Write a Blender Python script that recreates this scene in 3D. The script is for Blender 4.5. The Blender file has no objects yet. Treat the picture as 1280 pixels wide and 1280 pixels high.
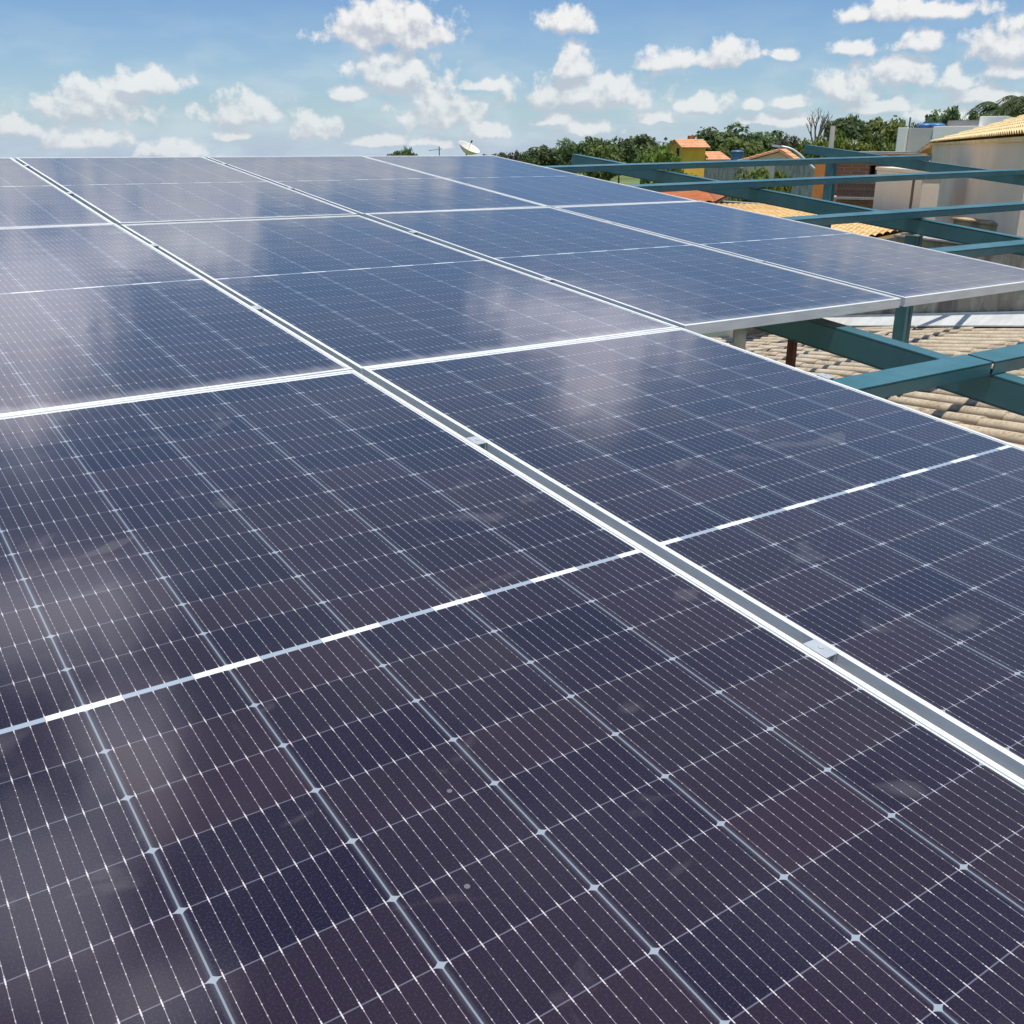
import bpy, bmesh, math, random
from mathutils import Vector, Matrix
R = math.radians
random.seed(11)
scene = bpy.context.scene
col = scene.collection

# ------------------------------------------------------------------ camera
# world frame: x runs along the short side of the panels, z is up, origin at the crossing
# of the wide panel gap with the first seam.
CAM = Vector((-1.1217, -2.3510, 0.5427))
RIGHT = Vector((0.824741, -0.565510, 0.0))
DOWN = Vector((-0.194145, -0.283142, -0.939222))
FWD = Vector((0.531140, 0.774615, -0.343310))
F = 1245.44            # focal length in pixels of the 1280 px photograph
cam_data = bpy.data.cameras.new("camera")
cam = bpy.data.objects.new("camera", cam_data)
col.objects.link(cam)
cam.matrix_world = Matrix(((RIGHT.x, -DOWN.x, -FWD.x, CAM.x),
                           (RIGHT.y, -DOWN.y, -FWD.y, CAM.y),
                           (RIGHT.z, -DOWN.z, -FWD.z, CAM.z),
                           (0, 0, 0, 1)))
cam_data.sensor_width = 36.0
cam_data.lens = F / 1280 * 36.0
cam_data.clip_start = 0.05
cam_data.clip_end = 12000
scene.camera = cam

def ray(px, py):
    return (RIGHT * ((px - 640) / F) + DOWN * ((py - 640) / F) + FWD).normalized()

def at(px, py, D):
    r = ray(px, py)
    return CAM + r * (D / math.hypot(r.x, r.y))

# panel plane directions
TILT = R(5.8778)
VDIR = Vector((0, math.cos(TILT), math.sin(TILT)))
NDIR = Vector((0, -math.sin(TILT), math.cos(TILT)))

def pv(u, v, n=0.0):
    return Vector((u, 0, 0)) + VDIR * v + NDIR * n

# ------------------------------------------------------------------ exposure, sun, sky
scene.view_settings.view_transform = 'Standard'
scene.view_settings.look = 'None'
scene.view_settings.exposure = 0.25
scene.view_settings.gamma = 1.0
SUN_DIR = Vector((-0.055, -0.19, 0.98)).normalized()      # towards the sun
SUN_EL = math.asin(SUN_DIR.z)
SUN_AZ = math.atan2(SUN_DIR.x, SUN_DIR.y)
sl = bpy.data.lights.new("sun", 'SUN')
sl.energy = 4.2
sl.angle = R(0.53)
sl.color = (1.0, 0.96, 0.89)
so = bpy.data.objects.new("sun", sl)
so.rotation_euler = SUN_DIR.to_track_quat('Z', 'Y').to_euler()
so.location = (0, 0, 40)
col.objects.link(so)

def azel(d):
    a = math.degrees(math.atan2(d.x, d.y)) - 34.4
    a = (a + 180) % 360 - 180
    return a, math.degrees(math.asin(max(-1, min(1, d.z))))

# clouds: (azimuth off the view axis, elevation, half width, half height) in degrees
CL = []
def cl(px, py, hw, hh, k=1.0):
    a, e = azel(ray(px, py))
    s = 57.3 / F
    CL.append((a, e, hw * s * 1.04 * k, hh * s * 1.08 * k))
for c in [
    (488, 30, 84, 40), (498, 88, 60, 36), (437, 115, 30, 16), (548, 135, 60, 36), (115, 128, 80, 32),
    (182, 102, 58, 20), (302, 138, 56, 28), (108, 172, 52, 20), (10, 156, 34, 20),
    (288, 168, 30, 8), (222, 188, 46, 16), (400, 160, 38, 20), (604, 162, 36, 16), (604, 106, 32, 12),
    (709, 24, 38, 22), (735, 112, 112, 34),
    (716, 80, 24, 30), (828, 74, 44, 16), (902, 68, 42, 18), (972, 66, 20, 10), (882, 130, 42, 18),
    (942, 132, 18, 11), (988, 128, 28, 11), (818, 146, 36, 10), (1064, 106, 46, 26), (1126, 92, 44, 20),
    (1146, 10, 90, 18), (1068, 58, 32, 14), (1153, 52, 30, 14), (1262, 50, 44, 34), (1266, 84, 32, 16),
    (1196, 98, 30, 18), (1100, 132, 46, 14), (1180, 140, 50, 14), (730, 160, 40, 12), (980, 150, 50, 10),
    (470, 176, 40, 10), (540, 178, 30, 9), (690, 150, 26, 9), (1230, 118, 40, 14)]:
    cl(*c)
# clouds higher up, seen only mirrored in the glass: the direction is the mirror image of the ray
def clm(px, py, hw, hh):
    d = ray(px, py)
    d = d - NDIR * (2 * d.dot(NDIR))
    a, e = azel(d)
    s = 57.3 / F
    c = max(0.35, math.cos(R(e)))
    CL.append((a, e, hw * s * 1.25 / c, hh * s * 1.3))
for c in [(20, 400, 95, 120), (150, 312, 50, 40), (245, 305, 70, 42), (735, 405, 130, 48), (745, 485, 52, 55),
          (250, 240, 170, 32), (440, 225, 150, 34), (15, 240, 50, 40), (1200, 345, 190, 36),
          (70, 770, 110, 75), (160, 950, 60, 110), (60, 1130, 90, 130), (190, 1260, 80, 60), (20, 520, 50, 50)]:
    clm(*c)

world = bpy.data.worlds.new("World")
scene.world = world
world.use_nodes = True
wt = world.node_tree
wt.nodes.clear()

def N(t, kind, **kw):
    n = t.nodes.new(kind)
    for k, v in kw.items():
        setattr(n, k, v)
    return n

def mth(t, op, a, b=None, c=None, clamp=False):
    n = t.nodes.new('ShaderNodeMath')
    n.operation = op
    n.use_clamp = clamp
    for i, x in enumerate((a, b, c)):
        if x is None:
            continue
        if isinstance(x, (int, float)):
            n.inputs[i].default_value = x
        else:
            t.links.new(x, n.inputs[i])
    return n.outputs[0]

def vmth(t, op, a, b=None, c=None):
    n = t.nodes.new('ShaderNodeVectorMath')
    n.operation = op
    for i, x in enumerate((a, b, c)):
        if x is None:
            continue
        if isinstance(x, tuple):
            n.inputs[i].default_value = x
        else:
            t.links.new(x, n.inputs[i])
    return n.outputs['Value'] if op in ('LENGTH', 'DOT_PRODUCT') else n.outputs['Vector']

def smooth(t, x, lo, hi, a=0.0, b=1.0):
    n = t.nodes.new('ShaderNodeMapRange')
    n.interpolation_type = 'SMOOTHSTEP'
    t.links.new(x, n.inputs[0])
    for i, v in zip((1, 2, 3, 4), (lo, hi, a, b)):
        n.inputs[i].default_value = v
    return n.outputs[0]

def cloud_group():
    g = bpy.data.node_groups.new("cloud_field", 'ShaderNodeTree')
    g.interface.new_socket('Dir', in_out='INPUT', socket_type='NodeSocketVector')
    g.interface.new_socket('Field', in_out='OUTPUT', socket_type='NodeSocketFloat')
    gi = g.nodes.new('NodeGroupInput')
    go = g.nodes.new('NodeGroupOutput')
    p = gi.outputs[0]
    nz = N(g, 'ShaderNodeTexNoise', noise_dimensions='2D')
    nz.inputs['Scale'].default_value = 0.55
    nz.inputs['Detail'].default_value = 2.0
    g.links.new(p, nz.inputs['Vector'])
    warp = vmth(g, 'SUBTRACT', nz.outputs['Color'], (0.5, 0.5, 0.5))
    warp = vmth(g, 'MULTIPLY', warp, (1.0, 0.55, 0.0))
    q = vmth(g, 'ADD', p, warp)
    m = None
    for (a, e, w, h) in CL:
        v = vmth(g, 'MULTIPLY_ADD', q, (1 / w, 1 / h, 0.0), (-a / w, -e / h + 0.25, 0.0))
        v2 = vmth(g, 'MULTIPLY', v, (-1.0, -2.3, 0.0))
        v3 = vmth(g, 'MAXIMUM', v, v2)
        ln = vmth(g, 'LENGTH', v3)
        m = ln if m is None else mth(g, 'MINIMUM', m, ln)
    n2 = N(g, 'ShaderNodeTexNoise', noise_dimensions='2D')
    n2.inputs['Scale'].default_value = 0.85
    n2.inputs['Detail'].default_value = 6.0
    n2.inputs['Roughness'].default_value = 0.56
    g.links.new(p, n2.inputs['Vector'])
    f = mth(g, 'SUBTRACT', 1.0, m)
    f = mth(g, 'MULTIPLY_ADD', mth(g, 'SUBTRACT', n2.outputs[0], 0.5), 1.7, f)
    g.links.new(f, go.inputs[0])
    return g

SKY = N(wt, 'ShaderNodeTexSky', sky_type='NISHITA', sun_disc=False)
SKY.sun_elevation = SUN_EL
SKY.sun_rotation = SUN_AZ
SKY.altitude = 600
SKY.air_density = 1.0
SKY.dust_density = 0.4
SKY.ozone_density = 2.5
tc = N(wt, 'ShaderNodeTexCoord')
sep = N(wt, 'ShaderNodeSeparateXYZ')
wt.links.new(tc.outputs['Generated'], sep.inputs[0])
rot = R(34.4)
# turn the azimuth origin to the view axis so that the seam lies behind the camera
xr = mth(wt, 'SUBTRACT', mth(wt, 'MULTIPLY', sep.outputs[0], math.cos(rot)), mth(wt, 'MULTIPLY', sep.outputs[1], math.sin(rot)))
yr = mth(wt, 'ADD', mth(wt, 'MULTIPLY', sep.outputs[0], math.sin(rot)), mth(wt, 'MULTIPLY', sep.outputs[1], math.cos(rot)))
az = mth(wt, 'MULTIPLY', mth(wt, 'ARCTAN2', xr, yr), 57.2958)
el = mth(wt, 'MULTIPLY', mth(wt, 'ARCSINE', sep.outputs[2]), 57.2958)
cmb = N(wt, 'ShaderNodeCombineXYZ')
wt.links.new(az, cmb.inputs[0])
wt.links.new(el, cmb.inputs[1])
cg = cloud_group()
g1 = N(wt, 'ShaderNodeGroup', node_tree=cg)
wt.links.new(cmb.outputs[0], g1.inputs[0])
g2 = N(wt, 'ShaderNodeGroup', node_tree=cg)
wt.links.new(vmth(wt, 'ADD', cmb.outputs[0], (0.15, 0.55, 0.0)), g2.inputs[0])
f1, f2 = g1.outputs[0], g2.outputs[0]
hi = smooth(wt, el, 11.0, 17.0)        # the clouds overhead are nearer, broader and softer
dens = mth(wt, 'ADD', mth(wt, 'MULTIPLY', smooth(wt, f1, -0.04, 0.42), mth(wt, 'SUBTRACT', 1.0, hi)), mth(wt, 'MULTIPLY', smooth(wt, f1, -0.12, 0.60), hi))
dens = mth(wt, 'MULTIPLY', dens, smooth(wt, el, 0.0, 6.5, 0.62, 1.0))
lit = mth(wt, 'MULTIPLY_ADD', mth(wt, 'SUBTRACT', f1, f2), 1.15, 0.43, clamp=True)
lit = smooth(wt, lit, 0.0, 1.0)
# thin veil of far cloud close to the horizon
vn = N(wt, 'ShaderNodeTexNoise', noise_dimensions='2D')
vn.inputs['Scale'].default_value = 0.28
vn.inputs['Detail'].default_value = 5
wt.links.new(vmth(wt, 'MULTIPLY', cmb.outputs[0], (1.0, 2.6, 0.0)), vn.inputs['Vector'])
low = smooth(wt, el, 0.0, 8.5, 1.0, 0.0)
veil = mth(wt, 'MULTIPLY', smooth(wt, vn.outputs[0], 0.36, 0.72), low)
veil = mth(wt, 'MULTIPLY_ADD', low, 0.28, mth(wt, 'MULTIPLY', veil, 0.45))
dens = mth(wt, 'MULTIPLY', dens, 0.93)
ccol = N(wt, 'ShaderNodeMix', data_type='RGBA')
wt.links.new(lit, ccol.inputs[0])
ccol.inputs[6].default_value = (0.54, 0.57, 0.64, 1)
ccol.inputs[7].default_value = (0.92, 0.91, 0.89, 1)
b1 = N(wt, 'ShaderNodeBackground')
SKY_K = 0.105
b1.inputs[1].default_value = SKY_K
skc = vmth(wt, 'MULTIPLY', SKY.outputs[0], (0.54, 0.68, 0.85))
zen = smooth(wt, el, 18.0, 48.0, 1.0, 0.42)
flo = N(wt, 'ShaderNodeCombineXYZ')
for q, x in enumerate((0.150, 0.295, 0.53)):
    wt.links.new(mth(wt, 'MULTIPLY', zen, x / SKY_K), flo.inputs[q])
skc = vmth(wt, 'MAXIMUM', skc, flo.outputs[0])
wt.links.new(skc, b1.inputs[0])
lil = N(wt, 'ShaderNodeMix', data_type='RGBA', blend_type='MULTIPLY')
wt.links.new(smooth(wt, el, 12.0, 19.0), lil.inputs[0])
wt.links.new(ccol.outputs[2], lil.inputs[6])
lil.inputs[7].default_value = (0.94, 0.935, 1.05, 1)
b2 = N(wt, 'ShaderNodeBackground')
wt.links.new(smooth(wt, el, 12.0, 19.0, 0.85, 1.75), b2.inputs[1])
wt.links.new(lil.outputs[2], b2.inputs[0])
bv = N(wt, 'ShaderNodeBackground')
bv.inputs[0].default_value = (0.50, 0.60, 0.66, 1)
mv = N(wt, 'ShaderNodeMixShader')
wt.links.new(veil, mv.inputs[0])
wt.links.new(b1.outputs[0], mv.inputs[1])
wt.links.new(bv.outputs[0], mv.inputs[2])
mx = N(wt, 'ShaderNodeMixShader')
wt.links.new(dens, mx.inputs[0])
wt.links.new(mv.outputs[0], mx.inputs[1])
wt.links.new(b2.outputs[0], mx.inputs[2])
wo = N(wt, 'ShaderNodeOutputWorld')
wt.links.new(mx.outputs[0], wo.inputs[0])
world.cycles.sampling_method = 'MANUAL'
world.cycles.sample_map_resolution = 512

# ------------------------------------------------------------------ materials
def new_mat(name):
    m = bpy.data.materials.new(name)
    m.use_nodes = True
    return m, m.node_tree, m.node_tree.nodes['Principled BSDF']

def mat(name, c, rough=0.7, metal=0.0, var=0.25, scale=3.0, bump=0.0, bscale=40.0, c2=None, stretch=(1, 1, 1), spec=0.5):
    """plain procedural surface: two-tone noise, optional fine bump"""
    m, t, b = new_mat(name)
    tcx = N(t, 'ShaderNodeTexCoord')
    v = vmth(t, 'MULTIPLY', tcx.outputs['Object'], tuple(stretch))
    n = N(t, 'ShaderNodeTexNoise')
    n.inputs['Scale'].default_value = scale
    n.inputs['Detail'].default_value = 5
    n.inputs['Roughness'].default_value = 0.6
    t.links.new(v, n.inputs['Vector'])
    mixn = N(t, 'ShaderNodeMix', data_type='RGBA')
    t.links.new(smooth(t, n.outputs[0], 0.3, 0.7), mixn.inputs[0])
    mixn.inputs[6].default_value = (*c, 1)
    d = c2 if c2 else tuple(x * (1 - var) for x in c)
    mixn.inputs[7].default_value = (*d, 1)
    t.links.new(mixn.outputs[2], b.inputs['Base Color'])
    b.inputs['Roughness'].default_value = rough
    b.inputs['Metallic'].default_value = metal
    b.inputs['Specular IOR Level'].default_value = spec
    if bump:
        n2 = N(t, 'ShaderNodeTexNoise')
        n2.inputs['Scale'].default_value = bscale
        n2.inputs['Detail'].default_value = 4
        t.links.new(v, n2.inputs['Vector'])
        bp = N(t, 'ShaderNodeBump')
        bp.inputs['Strength'].default_value = bump
        bp.inputs['Distance'].default_value = 0.02
        t.links.new(n2.outputs[0], bp.inputs['Height'])
        t.links.new(bp.outputs[0], b.inputs['Normal'])
    return m

def cell_mat():
    m, t, b = new_mat("solar_cells_under_glass")
    tcx = N(t, 'ShaderNodeTexCoord')
    oi = N(t, 'ShaderNodeObjectInfo')
    s = N(t, 'ShaderNodeSeparateXYZ')
    t.links.new(tcx.outputs['Object'], s.inputs[0])
    x, y = s.outputs[0], s.outputs[1]
    PX, PY, MID = 0.1845, 0.0938, 0.0046
    cx = mth(t, 'MULTIPLY_ADD', x, 1 / PX, 3.0)
    fx = mth(t, 'FRACT', cx)
    dx = mth(t, 'MULTIPLY', mth(t, 'MINIMUM', fx, mth(t, 'SUBTRACT', 1.0, fx)), PX)
    ay = mth(t, 'ABSOLUTE', y)
    ry = mth(t, 'MULTIPLY', mth(t, 'SUBTRACT', ay, MID), 1 / PY)
    fy = mth(t, 'FRACT', ry)
    dy = mth(t, 'MULTIPLY', mth(t, 'MINIMUM', fy, mth(t, 'SUBTRACT', 1.0, fy)), PY)
    # masks
    colgap = mth(t, 'LESS_THAN', dx, 0.00105)
    rowgap = mth(t, 'LESS_THAN', dy, 0.0007)
    diam = mth(t, 'LESS_THAN', mth(t, 'ADD', mth(t, 'POWER', mth(t, 'MULTIPLY', dx, 1 / 0.0100), 0.65), mth(t, 'POWER', mth(t, 'MULTIPLY', dy, 1 / 0.0065), 0.65)), 1.0)
    midbar = mth(t, 'LESS_THAN', ry, 0.0)
    outx = mth(t, 'GREATER_THAN', mth(t, 'ABSOLUTE', x), 3 * PX)
    outy = mth(t, 'GREATER_THAN', ry, 12.0)
    border = mth(t, 'MAXIMUM', outx, outy)
    # wide bright ribbon round every second column, thin between
    ribx = mth(t, 'LESS_THAN', dx, 0.046)
    rib = mth(t, 'MULTIPLY', mth(t, 'LESS_THAN', ay, 0.0058), ribx)
    # bus wires
    bx = mth(t, 'FRACT', mth(t, 'MULTIPLY', fx, 10.0))
    db = mth(t, 'MULTIPLY', mth(t, 'ABSOLUTE', mth(t, 'SUBTRACT', bx, 0.5)), PX / 10)
    wire = mth(t, 'LESS_THAN', db, 0.00030)
    pf = mth(t, 'FRACT', mth(t, 'MULTIPLY', fy, 7.0))
    pad = mth(t, 'MULTIPLY', mth(t, 'LESS_THAN', db, 0.00055), mth(t, 'LESS_THAN', mth(t, 'ABSOLUTE', mth(t, 'SUBTRACT', pf, 0.5)), 0.07))
    endp = mth(t, 'MULTIPLY', mth(t, 'LESS_THAN', db, 0.00065), mth(t, 'LESS_THAN', dy, 0.0045))
    # cell tint
    idv = N(t, 'ShaderNodeCombineXYZ')
    t.links.new(mth(t, 'FLOOR', cx), idv.inputs[0])
    t.links.new(mth(t, 'MULTIPLY', mth(t, 'ADD', mth(t, 'FLOOR', ry), 1.0), mth(t, 'SIGN', y)), idv.inputs[1])
    t.links.new(mth(t, 'MULTIPLY', oi.outputs['Random'], 37.0), idv.inputs[2])
    wn = N(t, 'ShaderNodeTexWhiteNoise', noise_dimensions='3D')
    t.links.new(idv.outputs[0], wn.inputs['Vector'])
    tint = N(t, 'ShaderNodeMix', data_type='RGBA')
    t.links.new(wn.outputs['Value'], tint.inputs[0])
    tint.inputs[6].default_value = (0.0095, 0.0060, 0.0175, 1)
    tint.inputs[7].default_value = (0.0250, 0.0140, 0.0220, 1)
    # faint print fingers: a fine grain across the cells
    gr = N(t, 'ShaderNodeTexNoise')
    gr.inputs['Scale'].default_value = 420
    gr.inputs['Detail'].default_value = 2
    t.links.new(tcx.outputs['Object'], gr.inputs['Vector'])
    grain = N(t, 'ShaderNodeMix', data_type='RGBA')
    t.links.new(mth(t, 'MULTIPLY', smooth(t, gr.outputs[0], 0.45, 0.75), 0.75), grain.inputs[0])
    t.links.new(tint.outputs[2], grain.inputs[6])
    grain.inputs[7].default_value = (0.036, 0.029, 0.040, 1)
    cur = grain.outputs[2]
    def over(cur, mask, c, k=1.0):
        n = N(t, 'ShaderNodeMix', data_type='RGBA')
        t.links.new(mask if k == 1.0 else mth(t, 'MULTIPLY', mask, k), n.inputs[0])
        t.links.new(cur, n.inputs[6])
        n.inputs[7].default_value = (*c, 1)
        return n.outputs[2]
    wv = N(t, 'ShaderNodeTexNoise')
    wv.inputs['Scale'].default_value = 26
    wv.inputs['Detail'].default_value = 3
    t.links.new(tcx.outputs['Object'], wv.inputs['Vector'])
    wk = mth(t, 'MULTIPLY', wire, smooth(t, wv.outputs[0], 0.30, 0.62, 0.42, 1.0))
    cur = over(cur, wk, (0.31, 0.28, 0.29))
    cur = over(cur, pad, (0.55, 0.50, 0.50), 0.75)
    cur = over(cur, rowgap, (0.12, 0.12, 0.15))
    cur = over(cur, endp, (0.60, 0.55, 0.54))
    halo = mth(t, 'MULTIPLY', smooth(t, dx, 0.001, 0.006, 1.0, 0.0), 0.13)
    cur = over(cur, halo, (0.20, 0.25, 0.30))
    cur = over(cur, colgap, (0.21, 0.235, 0.265))
    cur = over(cur, diam, (0.28, 0.32, 0.36))
    cur = over(cur, midbar, (0.30, 0.36, 0.42))
    cur = over(cur, rib, (0.70, 0.72, 0.72))
    cur = over(cur, border, (0.74, 0.75, 0.75))
    # dust film and water marks lying on the glass
    geo = N(t, 'ShaderNodeNewGeometry')
    dn = N(t, 'ShaderNodeTexNoise')
    dn.inputs['Scale'].default_value = 2.1
    dn.inputs['Detail'].default_value = 6
    dn.inputs['Roughness'].default_value = 0.62
    t.links.new(geo.outputs['Position'], dn.inputs['Vector'])
    dust = smooth(t, dn.outputs[0], 0.40, 0.85, 0.003, 0.035)
    sn = N(t, 'ShaderNodeTexNoise')
    sn.inputs['Scale'].default_value = 5.5
    sn.inputs['Detail'].default_value = 3
    sn.inputs['Distortion'].default_value = 0.6
    t.links.new(vmth(t, 'MULTIPLY', geo.outputs['Position'], (1.0, 1.7, 1.0)), sn.inputs['Vector'])
    smear = mth(t, 'MULTIPLY', smooth(t, sn.outputs[0], 0.63, 0.74), 0.10)
    # dirt washed down against the lower frame edge, and dried runs
    en = N(t, 'ShaderNodeTexNoise')
    en.inputs['Scale'].default_value = 9
    en.inputs['Detail'].default_value = 5
    t.links.new(vmth(t, 'MULTIPLY', geo.outputs['Position'], (3.0, 0.35, 1.0)), en.inputs['Vector'])
    yb = mth(t, 'ADD', y, 1.138)
    low_edge = mth(t, 'MULTIPLY', smooth(t, mth(t, 'MULTIPLY_ADD', en.outputs[0], -0.09, yb), -0.045, 0.02, 1.0, 0.0), 0.40)
    runs = mth(t, 'MULTIPLY', mth(t, 'MULTIPLY', smooth(t, en.outputs[0], 0.62, 0.72), smooth(t, sn.outputs[0], 0.50, 0.62)), 0.07)
    speck = N(t, 'ShaderNodeTexVoronoi')
    speck.inputs['Scale'].default_value = 16
    t.links.new(geo.outputs['Position'], speck.inputs['Vector'])
    sc = N(t, 'ShaderNodeSeparateColor')
    t.links.new(speck.outputs['Color'], sc.inputs[0])
    spots = mth(t, 'MULTIPLY', mth(t, 'LESS_THAN', speck.outputs['Distance'], mth(t, 'MULTIPLY', sc.outputs[1], 0.07)), mth(t, 'GREATER_THAN', sc.outputs[0], 0.90))
    film = mth(t, 'MAXIMUM', mth(t, 'MAXIMUM', dust, smear), mth(t, 'MAXIMUM', low_edge, runs))
    film = mth(t, 'MAXIMUM', film, mth(t, 'MULTIPLY', spots, 0.35))
    cur = over(cur, film, (0.40, 0.37, 0.36))
    t.links.new(cur, b.inputs['Base Color'])
    b.inputs['IOR'].default_value = 1.6
    # the film of dust scatters skylight at grazing angles
    b.inputs['Sheen Weight'].default_value = 0.17
    b.inputs['Sheen Roughness'].default_value = 0.4
    b.inputs['Sheen Tint'].default_value = (0.80, 0.88, 1.0, 1)
    b.inputs['Roughness'].default_value = 0.10
    t.links.new(smooth(t, dn.outputs[0], 0.3, 0.8, 0.085, 0.135), b.inputs['Roughness'])
    # the rolled pattern of the solar glass, just enough to break up mirror images
    bn = N(t, 'ShaderNodeTexNoise')
    bn.inputs['Scale'].default_value = 6.0
    bn.inputs['Detail'].default_value = 2
    t.links.new(tcx.outputs['Object'], bn.inputs['Vector'])
    bp = N(t, 'ShaderNodeBump')
    bp.inputs['Strength'].default_value = 0.06
    bp.inputs['Distance'].default_value = 0.01
    t.links.new(bn.outputs[0], bp.inputs['Height'])
    t.links.new(bp.outputs[0], b.inputs['Normal'])
    return m

def alu_mat():
    m, t, b = new_mat("anodised_aluminium")
    tcx = N(t, 'ShaderNodeTexCoord')
    n = N(t, 'ShaderNodeTexNoise')
    n.inputs['Scale'].default_value = 9
    n.inputs['Detail'].default_value = 6
    t.links.new(vmth(t, 'MULTIPLY', tcx.outputs['Object'], (1, 1, 6)), n.inputs['Vector'])
    mixn = N(t, 'ShaderNodeMix', data_type='RGBA')
    t.links.new(smooth(t, n.outputs[0], 0.35, 0.75), mixn.inputs[0])
    mixn.inputs[6].default_value = (0.80, 0.80, 0.78, 1)
    mixn.inputs[7].default_value = (0.68, 0.68, 0.66, 1)
    t.links.new(mixn.outputs[2], b.inputs['Base Color'])
    b.inputs['Metallic'].default_value = 0.1
    b.inputs['Roughness'].default_value = 0.4
    return m

def brick_mat(name, c1, c2, mortar, scale):
    m, t, b = new_mat(name)
    tcx = N(t, 'ShaderNodeTexCoord')
    s = N(t, 'ShaderNodeSeparateXYZ')
    t.links.new(tcx.outputs['Object'], s.inputs[0])
    c = N(t, 'ShaderNodeCombineXYZ')
    t.links.new(mth(t, 'ADD', s.outputs[0], s.outputs[1]), c.inputs[0])
    t.links.new(s.outputs[2], c.inputs[1])
    br = N(t, 'ShaderNodeTexBrick')
    br.inputs['Color1'].default_value = (*c1, 1)
    br.inputs['Color2'].default_value = (*c2, 1)
    br.inputs['Mortar'].default_value = (*mortar, 1)
    br.inputs['Scale'].default_value = scale
    br.inputs['Mortar Size'].default_value = 0.025
    t.links.new(c.outputs[0], br.inputs['Vector'])
    t.links.new(br.outputs[0], b.inputs['Base Color'])
    b.inputs['Roughness'].default_value = 0.9
    return m

def stain_mat(name, c, c2, dark):
    """old render with vertical rain streaks and bare patches"""
    m, t, b = new_mat(name)
    tcx = N(t, 'ShaderNodeTexCoord')
    n1 = N(t, 'ShaderNodeTexNoise')
    n1.inputs['Scale'].default_value = 6
    n1.inputs['Detail'].default_value = 7
    n1.inputs['Roughness'].default_value = 0.65
    t.links.new(tcx.outputs['Object'], n1.inputs['Vector'])
    n2 = N(t, 'ShaderNodeTexNoise')
    n2.inputs['Scale'].default_value = 7
    n2.inputs['Detail'].default_value = 7
    n2.inputs['Distortion'].default_value = 0.8
    t.links.new(vmth(t, 'MULTIPLY', tcx.outputs['Object'], (0.6, 0.6, 0.22)), n2.inputs['Vector'])
    a = N(t, 'ShaderNodeMix', data_type='RGBA')
    t.links.new(smooth(t, n1.outputs[0], 0.42, 0.62), a.inputs[0])
    a.inputs[6].default_value = (*c, 1)
    a.inputs[7].default_value = (*c2, 1)
    d = N(t, 'ShaderNodeMix', data_type='RGBA')
    t.links.new(smooth(t, n2.outputs[0], 0.42, 0.66), d.inputs[0])
    t.links.new(a.outputs[2], d.inputs[6])
    d.inputs[7].default_value = (*dark, 1)
    t.links.new(d.outputs[2], b.inputs['Base Color'])
    b.inputs['Roughness'].default_value = 0.95
    bp = N(t, 'ShaderNodeBump')
    bp.inputs['Strength'].default_value = 0.4
    bp.inputs['Distance'].default_value = 0.02
    t.links.new(n1.outputs[0], bp.inputs['Height'])
    t.links.new(bp.outputs[0], b.inputs['Normal'])
    return m

def leaf_mat(name, c, c2):
    m, t, b = new_mat(name)
    oi = N(t, 'ShaderNodeObjectInfo')
    tcx = N(t, 'ShaderNodeTexCoord')
    n = N(t, 'ShaderNodeTexNoise')
    n.inputs['Scale'].default_value = 7
    n.inputs['Detail'].default_value = 3
    t.links.new(tcx.outputs['Object'], n.inputs['Vector'])
    a = N(t, 'ShaderNodeMix', data_type='RGBA')
    t.links.new(smooth(t, n.outputs[0], 0.35, 0.68), a.inputs[0])
    a.inputs[6].default_value = (*c, 1)
    a.inputs[7].default_value = (*c2, 1)
    hs = N(t, 'ShaderNodeHueSaturation')
    t.links.new(mth(t, 'MULTIPLY_ADD', oi.outputs['Random'], 0.035, 0.482), hs.inputs['Hue'])
    t.links.new(mth(t, 'MULTIPLY_ADD', oi.outputs['Random'], 0.4, 0.8), hs.inputs['Value'])
    t.links.new(a.outputs[2], hs.inputs['Color'])
    t.links.new(hs.outputs[0], b.inputs['Base Color'])
    b.inputs['Roughness'].default_value = 0.6
    b.inputs['Specular IOR Level'].default_value = 0.25
    tr = N(t, 'ShaderNodeBsdfTranslucent')
    t.links.new(hs.outputs[0], tr.inputs['Color'])
    ms = N(t, 'ShaderNodeMixShader')
    ms.inputs[0].default_value = 0.35
    t.links.new(b.outputs[0], ms.inputs[1])
    t.links.new(tr.outputs[0], ms.inputs[2])
    t.links.new(ms.outputs[0], t.nodes['Material Output'].inputs['Surface'])
    return m

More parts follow.
